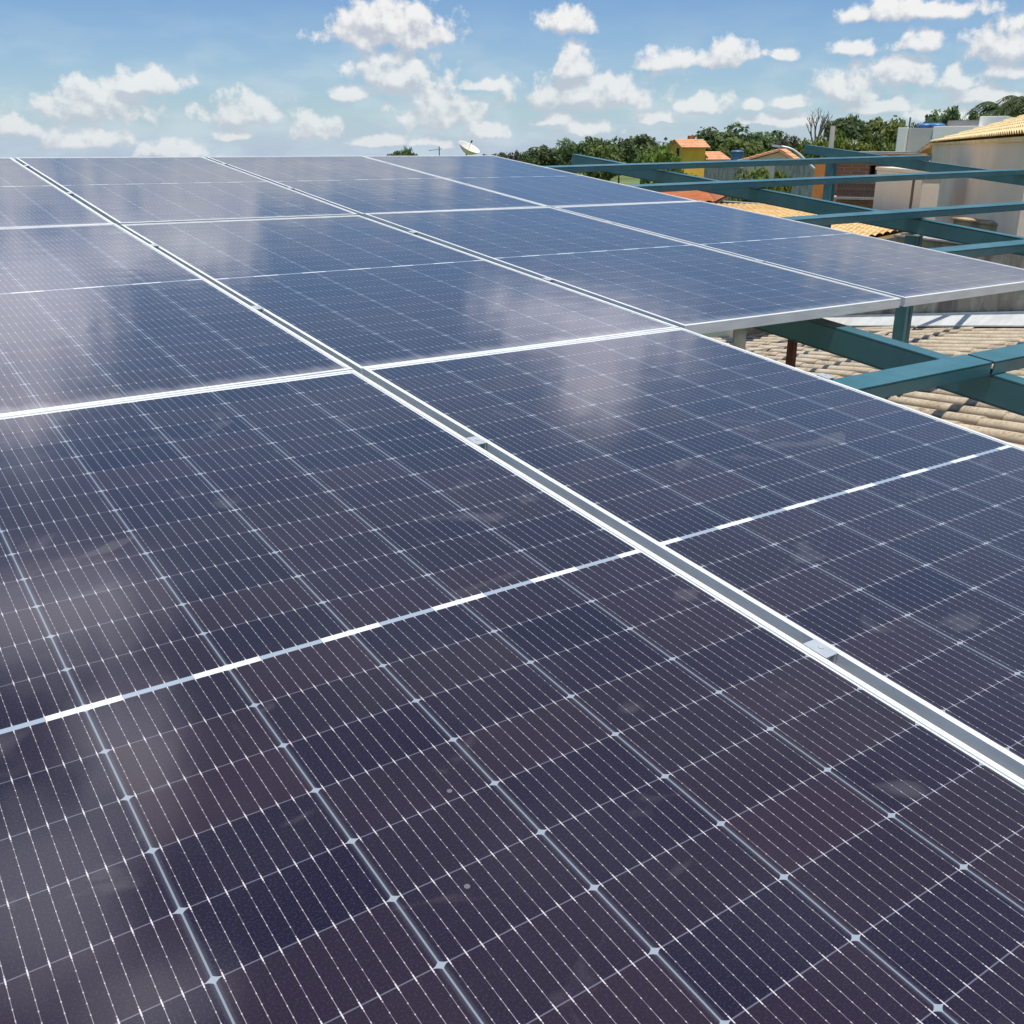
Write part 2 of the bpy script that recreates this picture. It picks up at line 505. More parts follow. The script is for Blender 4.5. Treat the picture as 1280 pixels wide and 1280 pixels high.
M = {}
M['cells'] = cell_mat()
M['alu'] = alu_mat()
M['backsheet'] = mat("white_backsheet", (0.72, 0.72, 0.72), 0.6, var=0.08)
def steel_mat():
    m, t, b = new_mat("teal_painted_steel")
    tcx = N(t, 'ShaderNodeTexCoord')
    def noise(sc, det, v=None):
        n = N(t, 'ShaderNodeTexNoise')
        n.inputs['Scale'].default_value = sc
        n.inputs['Detail'].default_value = det
        n.inputs['Roughness'].default_value = 0.62
        t.links.new(v or tcx.outputs['Object'], n.inputs['Vector'])
        return n.outputs[0]
    def mixc(f, a, c):
        n = N(t, 'ShaderNodeMix', data_type='RGBA')
        t.links.new(f, n.inputs[0])
        for k, q in ((6, a), (7, c)):
            if isinstance(q, tuple):
                n.inputs[k].default_value = (*q, 1)
            else:
                t.links.new(q, n.inputs[k])
        return n.outputs[2]
    n1 = noise(4, 6)
    c = mixc(smooth(t, n1, 0.3, 0.7), (0.048, 0.150, 0.172), (0.032, 0.118, 0.138))
    # chalky dust on the paint, scuffs and a few rust freckles
    c = mixc(mth(t, 'MULTIPLY', smooth(t, noise(11, 7), 0.52, 0.78), 0.30), c, (0.16, 0.21, 0.20))
    c = mixc(mth(t, 'MULTIPLY', smooth(t, noise(60, 3), 0.71, 0.75), 0.7), c, (0.16, 0.07, 0.035))
    t.links.new(c, b.inputs['Base Color'])
    t.links.new(smooth(t, n1, 0.3, 0.7, 0.28, 0.46), b.inputs['Roughness'])
    b.inputs['Specular IOR Level'].default_value = 0.6
    bp = N(t, 'ShaderNodeBump')
    bp.inputs['Strength'].default_value = 0.12
    bp.inputs['Distance'].default_value = 0.003
    t.links.new(noise(70, 3), bp.inputs['Height'])
    t.links.new(bp.outputs[0], b.inputs['Normal'])
    return m
M['steel'] = steel_mat()
M['clamp'] = mat("bright_aluminium", (0.82, 0.83, 0.83), 0.35, metal=0.6, var=0.12, scale=30)
M['rust'] = mat("red_primer_steel", (0.16, 0.045, 0.028), 0.75, var=0.35, scale=18)
M['pvc'] = mat("weathered_pvc", (0.62, 0.60, 0.55), 0.5, var=0.15, scale=12)
M['batten'] = mat("pale_strip", (0.72, 0.66, 0.54), 0.8, var=0.2, scale=6)
M['flash'] = mat("white_flashing", (0.74, 0.74, 0.70), 0.5, var=0.22, scale=4, metal=0.0)
M['parapet'] = stain_mat("stained_parapet", (0.36, 0.31, 0.25), (0.46, 0.42, 0.36), (0.19, 0.165, 0.135))
M['ochre'] = stain_mat("stained_ochre_wall", (0.46, 0.33, 0.17), (0.50, 0.40, 0.25), (0.26, 0.20, 0.13))
M['beige'] = mat("beige_render", (0.84, 0.68, 0.53), 0.9, var=0.12, scale=0.8, bump=0.1, bscale=8)
M['beige_light'] = mat("pale_beige_render", (0.76, 0.66, 0.55), 0.9, var=0.1, scale=0.9, bump=0.1, bscale=8)
M['grey_wall'] = mat("grey_render", (0.58, 0.54, 0.50), 0.9, var=0.15, scale=0.6)
M['white_wall'] = mat("white_render", (0.90, 0.86, 0.80), 0.85, var=0.1, scale=0.7)
M['dark_grey'] = mat("bare_cement", (0.24, 0.23, 0.22), 0.95, var=0.2, scale=0.8)
M['yellow'] = mat("yellow_paint", (0.92, 0.52, 0.07), 0.8, var=0.12, scale=1.0)
M['orange_paint'] = mat("orange_paint", (0.70, 0.25, 0.06), 0.8, var=0.15, scale=1.5)
M['tile_yellow'] = mat("straw_roof_tiles", (0.84, 0.66, 0.37), 0.75, scale=2.5, c2=(0.70, 0.48, 0.22))
M['tile_orange'] = mat("terracotta_tiles", (0.76, 0.38, 0.20), 0.8, scale=1.8, c2=(0.60, 0.27, 0.13))
M['brick'] = brick_mat("hollow_brick", (0.42, 0.17, 0.085), (0.34, 0.13, 0.065), (0.34, 0.27, 0.21), 2.2)
M['brick_far'] = brick_mat("red_brick", (0.36, 0.12, 0.06), (0.30, 0.10, 0.05), (0.28, 0.2, 0.15), 2.2)
M['concrete'] = mat("cast_concrete", (0.38, 0.36, 0.33), 0.9, var=0.25, scale=1.5)
M['block_wall'] = stain_mat("cement_block_wall", (0.40, 0.37, 0.34), (0.46, 0.43, 0.40), (0.25, 0.22, 0.2))
M['dark'] = mat("dark_glass_and_shade", (0.03, 0.03, 0.03), 0.25, var=0.2)  # window panes, dish receiver, and the painted shade of the garage opening
M['wood'] = mat("dark_eaves_timber", (0.10, 0.055, 0.03), 0.8, var=0.3, scale=3)
M['iron'] = mat("painted_iron", (0.11, 0.075, 0.055), 0.6, var=0.2)
M['blue'] = mat("blue_tank_plastic", (0.05, 0.17, 0.40), 0.45, var=0.1)
M['galv'] = mat("galvanised_steel", (0.55, 0.55, 0.54), 0.5, metal=0.3, var=0.12)
M['dish'] = mat("off_white_dish", (0.78, 0.74, 0.66), 0.6, var=0.1)
M['bark'] = mat("grey_brown_bark", (0.14, 0.105, 0.08), 0.95, var=0.35, scale=8)
M['bark_pale'] = mat("pale_dead_bark", (0.24, 0.2, 0.19), 0.95, var=0.3, scale=8)
M['leaf_dark'] = leaf_mat("dark_foliage", (0.080, 0.122, 0.050), (0.145, 0.190, 0.070))
M['leaf_mid'] = leaf_mat("mid_foliage", (0.110, 0.150, 0.042), (0.190, 0.225, 0.062))
M['leaf_light'] = leaf_mat("bright_foliage", (0.11, 0.165, 0.025), (0.21, 0.25, 0.045))
M['leaf_dusty'] = leaf_mat("dusty_foliage", (0.10, 0.10, 0.075), (0.16, 0.15, 0.11))
M['leaf_palm'] = leaf_mat("palm_foliage", (0.055, 0.085, 0.032), (0.10, 0.13, 0.05))

def roof_mat():
    m, t, b = new_mat("weathered_fibre_cement")
    tcx = N(t, 'ShaderNodeTexCoord')
    n = N(t, 'ShaderNodeTexNoise')
    n.inputs['Scale'].default_value = 2.4
    n.inputs['Detail'].default_value = 8
    n.inputs['Roughness'].default_value = 0.7
    t.links.new(tcx.outputs['Object'], n.inputs['Vector'])
    n2 = N(t, 'ShaderNodeTexNoise')
    n2.inputs['Scale'].default_value = 38
    n2.inputs['Detail'].default_value = 4
    n2.inputs['Roughness'].default_value = 0.7
    t.links.new(tcx.outputs['Object'], n2.inputs['Vector'])
    r = N(t, 'ShaderNodeValToRGB')
    t.links.new(mth(t, 'ADD', mth(t, 'MULTIPLY', n.outputs[0], 0.55), mth(t, 'MULTIPLY', n2.outputs[0], 0.45)), r.inputs[0])
    e = r.color_ramp.elements
    e[0].position = 0.33
    e[0].color = (0.11, 0.078, 0.045, 1)
    e[1].position = 0.62
    e[1].color = (0.68, 0.57, 0.43, 1)
    x = r.color_ramp.elements.new(0.46)
    x.color = (0.46, 0.37, 0.26, 1)
    att = N(t, 'ShaderNodeAttribute', attribute_name='valley')
    dm = N(t, 'ShaderNodeMix', data_type='RGBA')
    t.links.new(mth(t, 'MULTIPLY', smooth(t, mth(t, 'MULTIPLY_ADD', n2.outputs[0], 0.35, att.outputs['Fac']), 0.40, 0.95), 0.92), dm.inputs[0])
    t.links.new(r.outputs[0], dm.inputs[6])
    dm.inputs[7].default_value = (0.075, 0.052, 0.03, 1)
    t.links.new(dm.outputs[2], b.inputs['Base Color'])
    b.inputs['Roughness'].default_value = 0.95
    bp = N(t, 'ShaderNodeBump')
    bp.inputs['Strength'].default_value = 0.5
    bp.inputs['Distance'].default_value = 0.01
    t.links.new(n2.outputs[0], bp.inputs['Height'])
    t.links.new(bp.outputs[0], b.inputs['Normal'])
    return m
M['roof'] = roof_mat()

def ground_mat():
    m, t, b = new_mat("grass_and_earth")
    g = N(t, 'ShaderNodeNewGeometry')
    n = N(t, 'ShaderNodeTexNoise')
    n.inputs['Scale'].default_value = 0.035
    n.inputs['Detail'].default_value = 8
    n.inputs['Roughness'].default_value = 0.62
    t.links.new(g.outputs['Position'], n.inputs['Vector'])
    r = N(t, 'ShaderNodeValToRGB')
    t.links.new(n.outputs[0], r.inputs[0])
    e = r.color_ramp.elements
    e[0].position = 0.38
    e[0].color = (0.085, 0.13, 0.03, 1)
    e[1].position = 0.68
    e[1].color = (0.22, 0.20, 0.09, 1)
    x = e.new(0.5)
    x.color = (0.13, 0.175, 0.045, 1)
    t.links.new(r.outputs[0], b.inputs['Base Color'])
    b.inputs['Roughness'].default_value = 0.95
    return m
M['ground'] = ground_mat()

# ------------------------------------------------------------------ mesh helpers
class MB:
    """collects shapes given in world (or local) coordinates into one mesh"""
    def __init__(self):
        self.v, self.f = [], []
    def add(self, vs, fs):
        o = len(self.v)
        self.v += [Vector(p) for p in vs]
        self.f += [tuple(i + o for i in f) for f in fs]
        return self
    def frame_box(self, o, ex, ey, ez):
        """box from corner o with edge vectors"""
        o, ex, ey, ez = map(Vector, (o, ex, ey, ez))
        vs = [o, o + ex, o + ex + ey, o + ey, o + ez, o + ex + ez, o + ex + ey + ez, o + ey + ez]
        fs = [(0, 3, 2, 1), (4, 5, 6, 7), (0, 1, 5, 4), (1, 2, 6, 5), (2, 3, 7, 6), (3, 0, 4, 7)]
        if ex.cross(ey).dot(ez) < 0:
            fs = [tuple(reversed(f)) for f in fs]
        return self.add(vs, fs)
    def box(self, lo, hi):
        lo, hi = Vector(lo), Vector(hi)
        d = hi - lo
        return self.frame_box(lo, (d.x, 0, 0), (0, d.y, 0), (0, 0, d.z))
    def tube(self, pts, rad, n=8, cap=True):
        pts = [Vector(p) for p in pts]
        rads = rad if isinstance(rad, (list, tuple)) else [rad] * len(pts)
        vs, fs = [], []
        for i, p in enumerate(pts):
            a = pts[max(0, i - 1)]
            b = pts[min(len(pts) - 1, i + 1)]
            d = (b - a).normalized()
            x = d.orthogonal().normalized() if i == 0 else (x - d * x.dot(d)).normalized()
            y = d.cross(x)
            for k in range(n):
                t = 2 * math.pi * k / n
                vs.append(p + (x * math.cos(t) + y * math.sin(t)) * rads[i])
        for i in range(len(pts) - 1):
            for k in range(n):
                fs.append((i * n + k, i * n + (k + 1) % n, (i + 1) * n + (k + 1) % n, (i + 1) * n + k))
        if cap:
            fs.append(tuple(reversed(range(n))))
            fs.append(tuple(range((len(pts) - 1) * n, len(pts) * n)))
        return self.add(vs, fs)
    def lathe(self, c, prof, n=24, axis=Vector((0, 0, 1))):
        axis = axis.normalized()
        x = axis.orthogonal().normalized()
        y = axis.cross(x)
        vs, fs = [], []
        for (r, h) in prof:
            for k in range(n):
                t = 2 * math.pi * k / n
                vs.append(Vector(c) + axis * h + (x * math.cos(t) + y * math.sin(t)) * r)
        for i in range(len(prof) - 1):
            for k in range(n):
                fs.append((i * n + k, i * n + (k + 1) % n, (i + 1) * n + (k + 1) % n, (i + 1) * n + k))
        return self.add(vs, fs)
    def prism(self, poly, ext):
        """closed solid: polygon (list of points) extruded by ext"""
        poly = [Vector(p) for p in poly]
        ext = Vector(ext)
        n = len(poly)
        vs = poly + [p + ext for p in poly]
        fs = [tuple(reversed(range(n))), tuple(range(n, 2 * n))]
        fs += [(i, (i + 1) % n, n + (i + 1) % n, n + i) for i in range(n)]
        nn = (poly[1] - poly[0]).cross(poly[2] - poly[1])
        if nn.dot(ext) < 0:
            fs = [tuple(reversed(f)) for f in fs]
        return self.add(vs, fs)
    def build(self, name, material, parent=None, bevel=0.0, smooth_angle=None, flat=True):
        off = parent.matrix_world.translation if parent else Vector((0, 0, 0))
        me = bpy.data.meshes.new(name)
        me.from_pydata([tuple(p - off) for p in self.v], [], self.f)
        me.update()
        if bevel:
            bm = bmesh.new()
            bm.from_mesh(me)
            es = [e for e in bm.edges if len(e.link_faces) == 2 and e.calc_face_angle(0) > 0.6]
            bmesh.ops.bevel(bm, geom=es, offset=bevel, segments=2, affect='EDGES', clamp_overlap=True)
            bm.to_mesh(me)
            bm.free()
        if not flat:
            for p in me.polygons:
                p.use_smooth = True
        me.materials.append(material)
        o = bpy.data.objects.new(name, me)
        col.objects.link(o)
        if parent:
            o.parent = parent
        return o

def tag(o, label=None, cat=None, group=None, kind=None):
    for k, v in (('label', label), ('category', cat), ('group', group), ('kind', kind)):
        if v:
            o[k] = v
    return o

def empty(name, loc, label, cat, group=None):
    o = bpy.data.objects.new(name, None)
    o.empty_display_size = 0.2
    o.location = loc
    o.matrix_world = Matrix.Translation(Vector(loc))
    col.objects.link(o)
    return tag(o, label, cat, group)

def copy_tree(o, parent=None):
    c = o.copy()
    col.objects.link(c)
    if parent is not None:
        c.parent = parent
    for ch in [x for x in bpy.data.objects if x.parent == o]:
        copy_tree(ch, c)
    return c

UP = Vector((0, 0, 1))
def dirv(azd):
    return Vector((math.sin(R(azd)), math.cos(R(azd)), 0))

GZ = -4.4      # ground level
# the old roof falls away from the viewer along its corrugations and rises to the right
D1 = Vector((0.46803603, 0.86853443, -0.16306506))
D2 = Vector((0.88054916, -0.44276271, 0.16909864))
DN = Vector((-0.07466886, 0.22273106, 0.97201617))
DH = Vector((0.88030, -0.47438, 0.0))
P0 = Vector((4.5, 1.5, -1.06))
def st(s, t, h):
    return P0 + D1 * s + D2 * t + DN * h
def roof_z(x, y):
    return P0.z - ((x - P0.x) * DN.x + (y - P0.y) * DN.y) / DN.z

# ------------------------------------------------------------------ ground
def build_ground():
    mb = MB()
    n, vs, fs = 60, [], []
    for j in range(n + 1):
        for i in range(n + 1):
            a = (i / n * 2 - 1)
            b = (j / n * 2 - 1)
            x = a * abs(a) * 4000
            y = b * abs(b) * 4000
            d = math.hypot(x, y)
            rel = (math.degrees(math.atan2(x, y)) - 34.4 + 180) % 360 - 180
            wgt = max(0.0, min(1.0, (1.5 - rel) / 6.0)) if rel > -150 else 1.0
            z = GZ - max(0.0, d - 70) * 0.035 * wgt + (0.35 * math.sin(x * 0.021) * math.cos(y * 0.017) if d > 60 else 0)
            vs.append((x, y, z))
    for j in range(n):
        for i in range(n):
            k = j * (n + 1) + i
            fs.append((k, k + 1, k + n + 2, k + n + 1))
    mb.add(vs, fs)
    tag(mb.build("ground", M['ground']), kind='structure')
build_ground()

# ------------------------------------------------------------------ the old building under the panels
def build_roof_building():
    b0 = st(0, 0, 0)
    root = empty("old_building", (b0.x, b0.y, GZ), "old building with sandy corrugated fibre-cement roof and stained parapet beneath the panels", "building")
    # corrugated sheets, each course lapping over the next
    mb = MB()
    pitch, amp = 0.150, 0.021
    s0, L, courses = -3.8, 1.45, 9
    t0, t1 = -2.6, 2.64
    npt = int((t1 - t0) / pitch * 8)
    def wob(sheet, c):
        return 0.004 * math.sin(sheet * 12.9 + c * 7.1), 0.035 * math.sin(sheet * 5.3 + c * 3.7)
    for c in range(courses):
        sa = s0 + c * L - 0.12
        sb = s0 + (c + 1) * L
        vs, fs = [], []
        segs = 8
        for k in range(segs + 1):
            f = k / segs
            for i in range(npt + 1):
                t = t0 + (t1 - t0) * i / npt
                lf, jig = wob(int((t - t0) / 0.94), c)
                ss = sa + (sb - sa) * f
                sag = 0.003 * math.sin(ss * 3.1 + t * 1.7)
                vs.append(st(ss + jig, t, amp * math.sin(2 * math.pi * t / pitch) + 0.013 * (1 - f) + lf + sag))
        for k in range(segs):
            for i in range(npt):
                a = k * (npt + 1) + i
                fs.append((a, a + 1, a + npt + 2, a + npt + 1))
        mb.add(vs, fs)
        # the thick cut edge facing the viewer
        vs, fs = [], []
        for i in range(npt + 1):
            t = t0 + (t1 - t0) * i / npt
            lf, jig = wob(int((t - t0) / 0.94), c)
            h = amp * math.sin(2 * math.pi * t / pitch) + 0.013 + lf + 0.003 * math.sin(sa * 3.1 + t * 1.7)
            vs += [st(sa + jig, t, h), st(sa + jig, t, h - 0.011)]
        for i in range(npt):
            fs.append((2 * i, 2 * i + 1, 2 * i + 3, 2 * i + 2))
        mb.add(vs, fs)
    ro = mb.build("corrugated_roof", M['roof'], root, flat=False)
    at_ = ro.data.attributes.new('valley', 'FLOAT', 'POINT')
    # dirt lies in the troughs of the sheets
    at_.data.foreach_set('value', [0.5 - 0.5 * math.sin(2 * math.pi * (p - P0).dot(D2) / pitch) for p in mb.v])
    s1 = s0 + courses * L
    ln = D1 * (s1 - s0)
    w = MB()
    w.frame_box(st(s0, 2.75, 0) - UP * 4.5, ln, DH * 0.15, UP * (4.5 + 0.80))
    w.build("parapet_wall", M['parapet'], root, bevel=0.008)
    cp = MB()
    cp.frame_box(st(s0, 2.75, 0) - DH * 0.02 + UP * 0.802, ln, DH * 0.19, UP * 0.026)
    cp.build("wall_coping", M['concrete'], root, bevel=0.005)
    fl = MB()
    # white metal flashing in lapped lengths
    for k in range(6):
        a = s0 + k * 2.17
        z = 0.0015 * (k % 2)
        prof = [(2.748, 0.150), (2.740, 0.150), (2.736, 0.135), (2.585, 0.046), (2.581, 0.034), (2.746, 0.118)]
        fl.prism([st(a, t, zz + z) for t, zz in prof], D1 * 2.20)
    fl.build("flashing", M['flash'], root)
    b = MB()
    top = [st(s0 + 0.2, t0 + 0.2, -0.09), st(s1 - 0.2, t0 + 0.2, -0.09), st(s1 - 0.2, 2.74, -0.09), st(s0 + 0.2, 2.74, -0.09)]
    bot = [Vector((p.x, p.y, GZ)) for p in top]
    b.add(bot + top, [(0, 1, 2, 3), (7, 6, 5, 4), (0, 4, 5, 1), (1, 5, 6, 2), (2, 6, 7, 3), (3, 7, 4, 0)])
    b.build("wall", M['block_wall'], root)
    sb = MB()
    sb.box((-6.0, -6.0, -1.80), (1.7, 2.7, -1.65))
    sb.build("roof_slab", M['concrete'], root)
    lw = MB()
    lw.box((-5.9, -5.9, GZ), (0.9, 2.5, -1.81))
    lw.build("wall", M['block_wall'], root)
build_roof_building()

def strip(name, pa, pb, w, h, label):
    """flat batten on the ridges of the roof between two seen points"""
    q = []
    for (px, py) in (pa, pb):
        r = ray(px, py)
        k = (P0 + DN * 0.026 - CAM).dot(DN) / r.dot(DN)
        q.append(CAM + r * k)
    d = q[1] - q[0]
    side = DN.cross(d).normalized() * w
    o = MB().frame_box(q[0], d, side, DN * h).build(name, M['batten'], bevel=0.004)
    tag(o, label, "batten", "pale battens left on the roof")
strip("wooden_batten", (925, 441), (1014, 430), 0.05, 0.02, "pale flat batten lying on the corrugated roof behind the rusty prop")
strip("wooden_batten", (1084, 421), (1152, 408), 0.06, 0.02, "pale flat batten on the corrugated roof beside the foot of the teal post")

# ------------------------------------------------------------------ teal steel frame
TP = -0.035     # top of purlins below the panel plane
PH, PW = 0.045, 0.10
RTOP, RH, RW = -0.0815, 0.098, 0.075

def c_section(mb, a, b, width_dir, up_dir, w, h, th=0.004, lip=0.018):
    """lipped C laid web-up: an open channel closed at top, built as plates"""
    a, b = Vector(a), Vector(b)
    d = b - a
    # web on top
    mb.frame_box(a - width_dir * (w / 2) - up_dir * th, d, width_dir * w, up_dir * th)
    for s in (-1, 1):
        e = a + width_dir * (s * w / 2) - up_dir * h
        mb.frame_box(e, d, width_dir * (-s * th), up_dir * (h - th))
        mb.frame_box(e + width_dir * (-s * th), d, width_dir * (-s * lip), up_dir * th)

def purlin(ua, va, na, ub, vb, nb, label):
    a, b = pv(ua, va, na), pv(ub, vb, nb)
    mid = (a + b) / 2
    d = (b - a).normalized()
    wd = (VDIR - d * VDIR.dot(d)).normalized()
    mb = MB()
    c_section(mb, a, b, wd, NDIR, PW, PH)
    o = mb.build("steel_purlin", M['steel'], bevel=0.0025)
    tag(o, label, "steel beam", "teal steel purlins under the panels")
    return o

pE = purlin(-1.3, -0.58, TP, 1.922, -0.58, TP, "nearest teal purlin, from under the front right panel up to a joint")
for u in (1.44, 1.50):
    c = pv(u, -0.60, TP - PH)
    bm_ = MB()
    bm_.tube([c + NDIR * 0.004, c - NDIR * 0.020], 0.006, 8)
    bm_.lathe(c - NDIR * 0.016, [(0.0, 0.012), (0.011, 0.012), (0.011, 0.003), (0.0, 0.003)], 6, NDIR)
    bm_.build("bolt", M['steel'], pE)
MB().frame_box(pv(1.87, -0.555, TP - 0.038), (0.11, 0, 0), VDIR * 0.004, NDIR * 0.03).build("joint_plate", M['galv'], pE)
purlin(1.934, -0.58, TP, 6.2, -0.58, TP, "teal purlin segment past the dark joint above the corrugated roof, leaving at the right edge")
purlin(-1.3, 0.74, TP, 7.2, 0.80, TP + 0.005, "teal purlin beside the right panel corner, just above the stained parapet")
purlin(-1.3, 1.76, TP - 0.032, 9.2, 1.84, TP + 0.035, "teal purlin crossing over the teal post, in front of the beige wall")
purlin(-1.3, 3.17, TP - 0.048, 8.72, 3.27, TP + 0.048, "teal purlin ending in front of the beige wall, second from the back")
purlin(-1.3, 4.22, TP - 0.058, 8.74, 4.36, TP + 0.058, "farthest teal purlin, in front of the yellow house and brick wall")

def rafter(u, va, vb, n0, n1, label):
    a, b = pv(u, va, n0), pv(u, vb, n1)
    d = b - a
    dn = d.normalized()
    x = Vector((1, 0, 0))
    up = x.cross(dn)
    mb = MB()
    th = 0.005
    mb.frame_box(a - x * (RW / 2) - up * th, d, x * RW, up * th)
    mb.frame_box(a - x * (RW / 2) - up * RH, d, x * RW, up * th)
    mb.frame_box(a - x * (RW / 2) - up * (RH - th), d, x * th, up * (RH - 2 * th))
    mb.frame_box(a + x * (RW / 2 - th) - up * (RH - th), d, x * th, up * (RH - 2 * th))
    o = mb.build("steel_rafter", M['steel'], bevel=0.0025)
    tag(o, label, "steel beam", "teal steel rafters")
rafter(1.985, -3.2, 4.6, RTOP, RTOP, "teal box rafter over the corrugated roof, nearest to the viewer")
rafter(5.00, -1.0, 5.55, RTOP, RTOP, "teal box rafter resting on the teal post, middle one of the three")
rafter(8.72, 1.2, 5.95, RTOP + 0.048, RTOP + 0.048, "teal box rafter farthest from the panels, in front of the brick house")

def post(base, top, hw, label, plate=True):
    base, top = Vector(base), Vector(top)
    root = empty("steel_post", base, label, "post", "teal steel posts")
    mb = MB()
    h = top.z - base.z
    for k in (-1, 1):       # two channels welded toe to toe, seam visible
        mb.frame_box(base + Vector((k * 0.0015 if k > 0 else -hw, -hw, 0)), (hw - 0.0015, 0, 0), (0, 2 * hw, 0), (0, 0, h))
    mb.build("shaft", M['steel'], root, bevel=0.004)
    if plate:
        MB().box(top + Vector((-hw - 0.02, -hw - 0.02, 0.0)), top + Vector((hw + 0.02, hw + 0.02, 0.008))).build("cap_plate", M['galv'], root)
        MB().box(base + Vector((-hw - 0.04, -hw - 0.04, 0.0)), base + Vector((hw + 0.04, hw + 0.04, 0.01))).build("base_plate", M['steel'], root)
p = pv(4.99, 1.80, RTOP - RH - 0.012)
post((p.x, p.y, roof_z(p.x, p.y) + 0.005), p, 0.042, "teal steel post standing on the corrugated roof by the parapet")
p = pv(8.72, 5.55, RTOP + 0.048 - RH - 0.012)
post((p.x, p.y, GZ), p, 0.048, "tall teal steel post in front of the brick house")

def small_post():
    p = pv(1.985, 0.22, RTOP - RH - 0.004)
    b = Vector((p.x, p.y, roof_z(p.x, p.y) + 0.02))
    root = empty("steel_prop", b, "rusty red square steel prop under the nearest teal rafter", "post")
    MB().frame_box(b + Vector((-0.015, -0.015, 0)), (0.03, 0, 0), (0, 0.03, 0), (0, 0, p.z - b.z)).build("shaft", M['rust'], root, bevel=0.003)
    MB().frame_box(b + Vector((-0.05, -0.05, 0.0)), (0.1, 0, 0), (0, 0.1, 0), (0, 0, 0.006)).build("base_plate", M['rust'], root)
    p = pv(1.62, 0.17, -0.045)
    b = Vector((p.x, p.y, roof_z(p.x, p.y) + 0.0))
    m = MB().tube([b, p], 0.016, 14)
    root = empty("plastic_pipe", b, "short upright off-white plastic pipe under the panel edge", "pipe")
    m.build("pipe_run", M['pvc'], root, flat=False)
    MB().tube([p - UP * 0.12, p - UP * 0.05], 0.021, 14).build("coupling", M['pvc'], root, flat=False)
small_post()

# ------------------------------------------------------------------ solar panels
W, L, TH = 1.134, 2.2985, 0.035
PU, PV = 1.156, 2.301

def make_panel():
    root = bpy.data.objects.new("solar_panel", None)
    root.empty_display_size = 0.2
    col.objects.link(root)
    lip, wall = 0.0105, 0.0022
    fr = MB()
    def bar(x0, x1, y0, y1, z0, z1):
        fr.box((x0, y0, z0), (x1, y1, z1))
    X, Y = W / 2, L / 2
    zl = -0.0022
    # top lip, outer wall and bottom flange, long sides run through, short sides butt between them
    for s in (-1, 1):
        def sx(a, b): return (min(s * a, s * b), max(s * a, s * b))
        a, b = sx(X - lip, X); bar(a, b, -Y, Y, zl, 0)
        a, b = sx(X - wall, X); bar(a, b, -Y, Y, -TH + 0.002, zl)
        a, b = sx(X - 0.028, X); bar(a, b, -Y, Y, -TH, -TH + 0.002)
        a, b = sx(Y - lip, Y); bar(-X + lip + 0.0004, X - lip - 0.0004, a, b, zl, -0.0001)
        a, b = sx(Y - wall, Y); bar(-X + wall, X - wall, a, b, -TH + 0.002, zl)
        a, b = sx(Y - 0.028, Y); bar(-X + 0.028, X - 0.028, a, b, -TH, -TH + 0.0018)
    f = fr.build("frame", M['alu'], None)
    f.parent = root
    g = MB().box((-X + wall + 0.0005, -Y + wall + 0.0005, -0.0062), (X - wall - 0.0005, Y - wall - 0.0005, zl - 0.0002)).build("glass_face", M['cells'], None)
    g.parent = root
    b = MB().box((-X + wall + 0.0005, -Y + wall + 0.0005, -0.0072), (X - wall - 0.0005, Y - wall - 0.0005, -0.0064)).build("backsheet", M['backsheet'], None)
    b.parent = root
    return root

PANELS = [
    # column, row, du, dv, extra pitch (deg), roll (deg), label
    (-1, -1, 0.000, 0.000, 0.00, 0.00, "closest solar panel, filling the lower left below the long aluminium gap"),
    (0, -1, 0.004, 0.000, 0.00, 0.10, "front row solar panel right of the long gap, its edge above the corrugated roof"),
    (-1, 0, 0.000, 0.000, 0.00, -0.15, "middle row solar panel cut by the left picture edge"),
    (0, 0, 0.000, 0.000, -0.10, 0.00, "middle row solar panel just right of the long gap, with dried dirt marks"),
    (1, 0, 0.004, 0.000, 0.05, 0.15, "middle row solar panel with bare front edge above the rusty prop"),
    (2, 0, 0.010, 0.000, 0.00, -0.10, "middle row solar panel at the right edge, over the teal post"),
    (-1, 1, 0.000, 0.012, 0.40, 0.10, "far row solar panel at the left picture edge"),
    (0, 1, 0.000, 0.010, 0.40, 0.00, "far row solar panel right of the long gap, its back edge against the sky"),
    (1, 1, 0.006, 0.012, 0.40, -0.10, "far row solar panel below the lone round treetop"),
    (2, 1, -0.006, 0.008, 0.38, 0.05, "far row solar panel at the right end, below the satellite dish"),
]
proto = make_panel()
for i, (c, r, du, dv, pt, rl, label) in enumerate(PANELS):
    o = proto if i == 0 else copy_tree(proto)
    a = TILT + R(pt)
    yv = Vector((0, math.cos(a), math.sin(a)))
    front = pv((c + 0.5) * PU + du, r * PV + (PV - L) / 2 + dv, 0.0)
    o.rotation_euler = (a, R(rl), 0)
    o.location = front + yv * (L / 2)
    tag(o, label, "solar panel", "solar panels of the rooftop array")

# clamps between the panels
def make_clamp():
    root = bpy.data.objects.new("panel_clamp", None)
    root.empty_display_size = 0.05
    col.objects.link(root)
    m = MB()
    m.box((-0.0135, -0.022, 0.0004), (0.0135, 0.022, 0.0022))
    for s in (-1, 1):
        m.box((s * 0.0085 - 0.0015, -0.022, -0.030), (s * 0.0085 + 0.0015, 0.022, 0.0004))
    m.box((-0.007, -0.025, -0.0335), (0.007, 0.025, -0.0305))
    o = m.build("clamp_body", M['clamp'], None, bevel=0.0006)
    o.parent = root
    b = MB()
    b.lathe((0, 0, 0.0023), [(0.0, 0.002), (0.004, 0.002), (0.0045, 0.0015), (0.0045, 0.0)], 6)
    b.lathe((0, 0, -0.030), [(0.003, 0.0), (0.003, 0.034)], 8)
    o = b.build("bolt", M['galv'], None)
    o.parent = root
    return root
CLAMPS = []
GAPN = {0: "wide gap", 1: "second gap from the left", 2: "rightmost gap"}
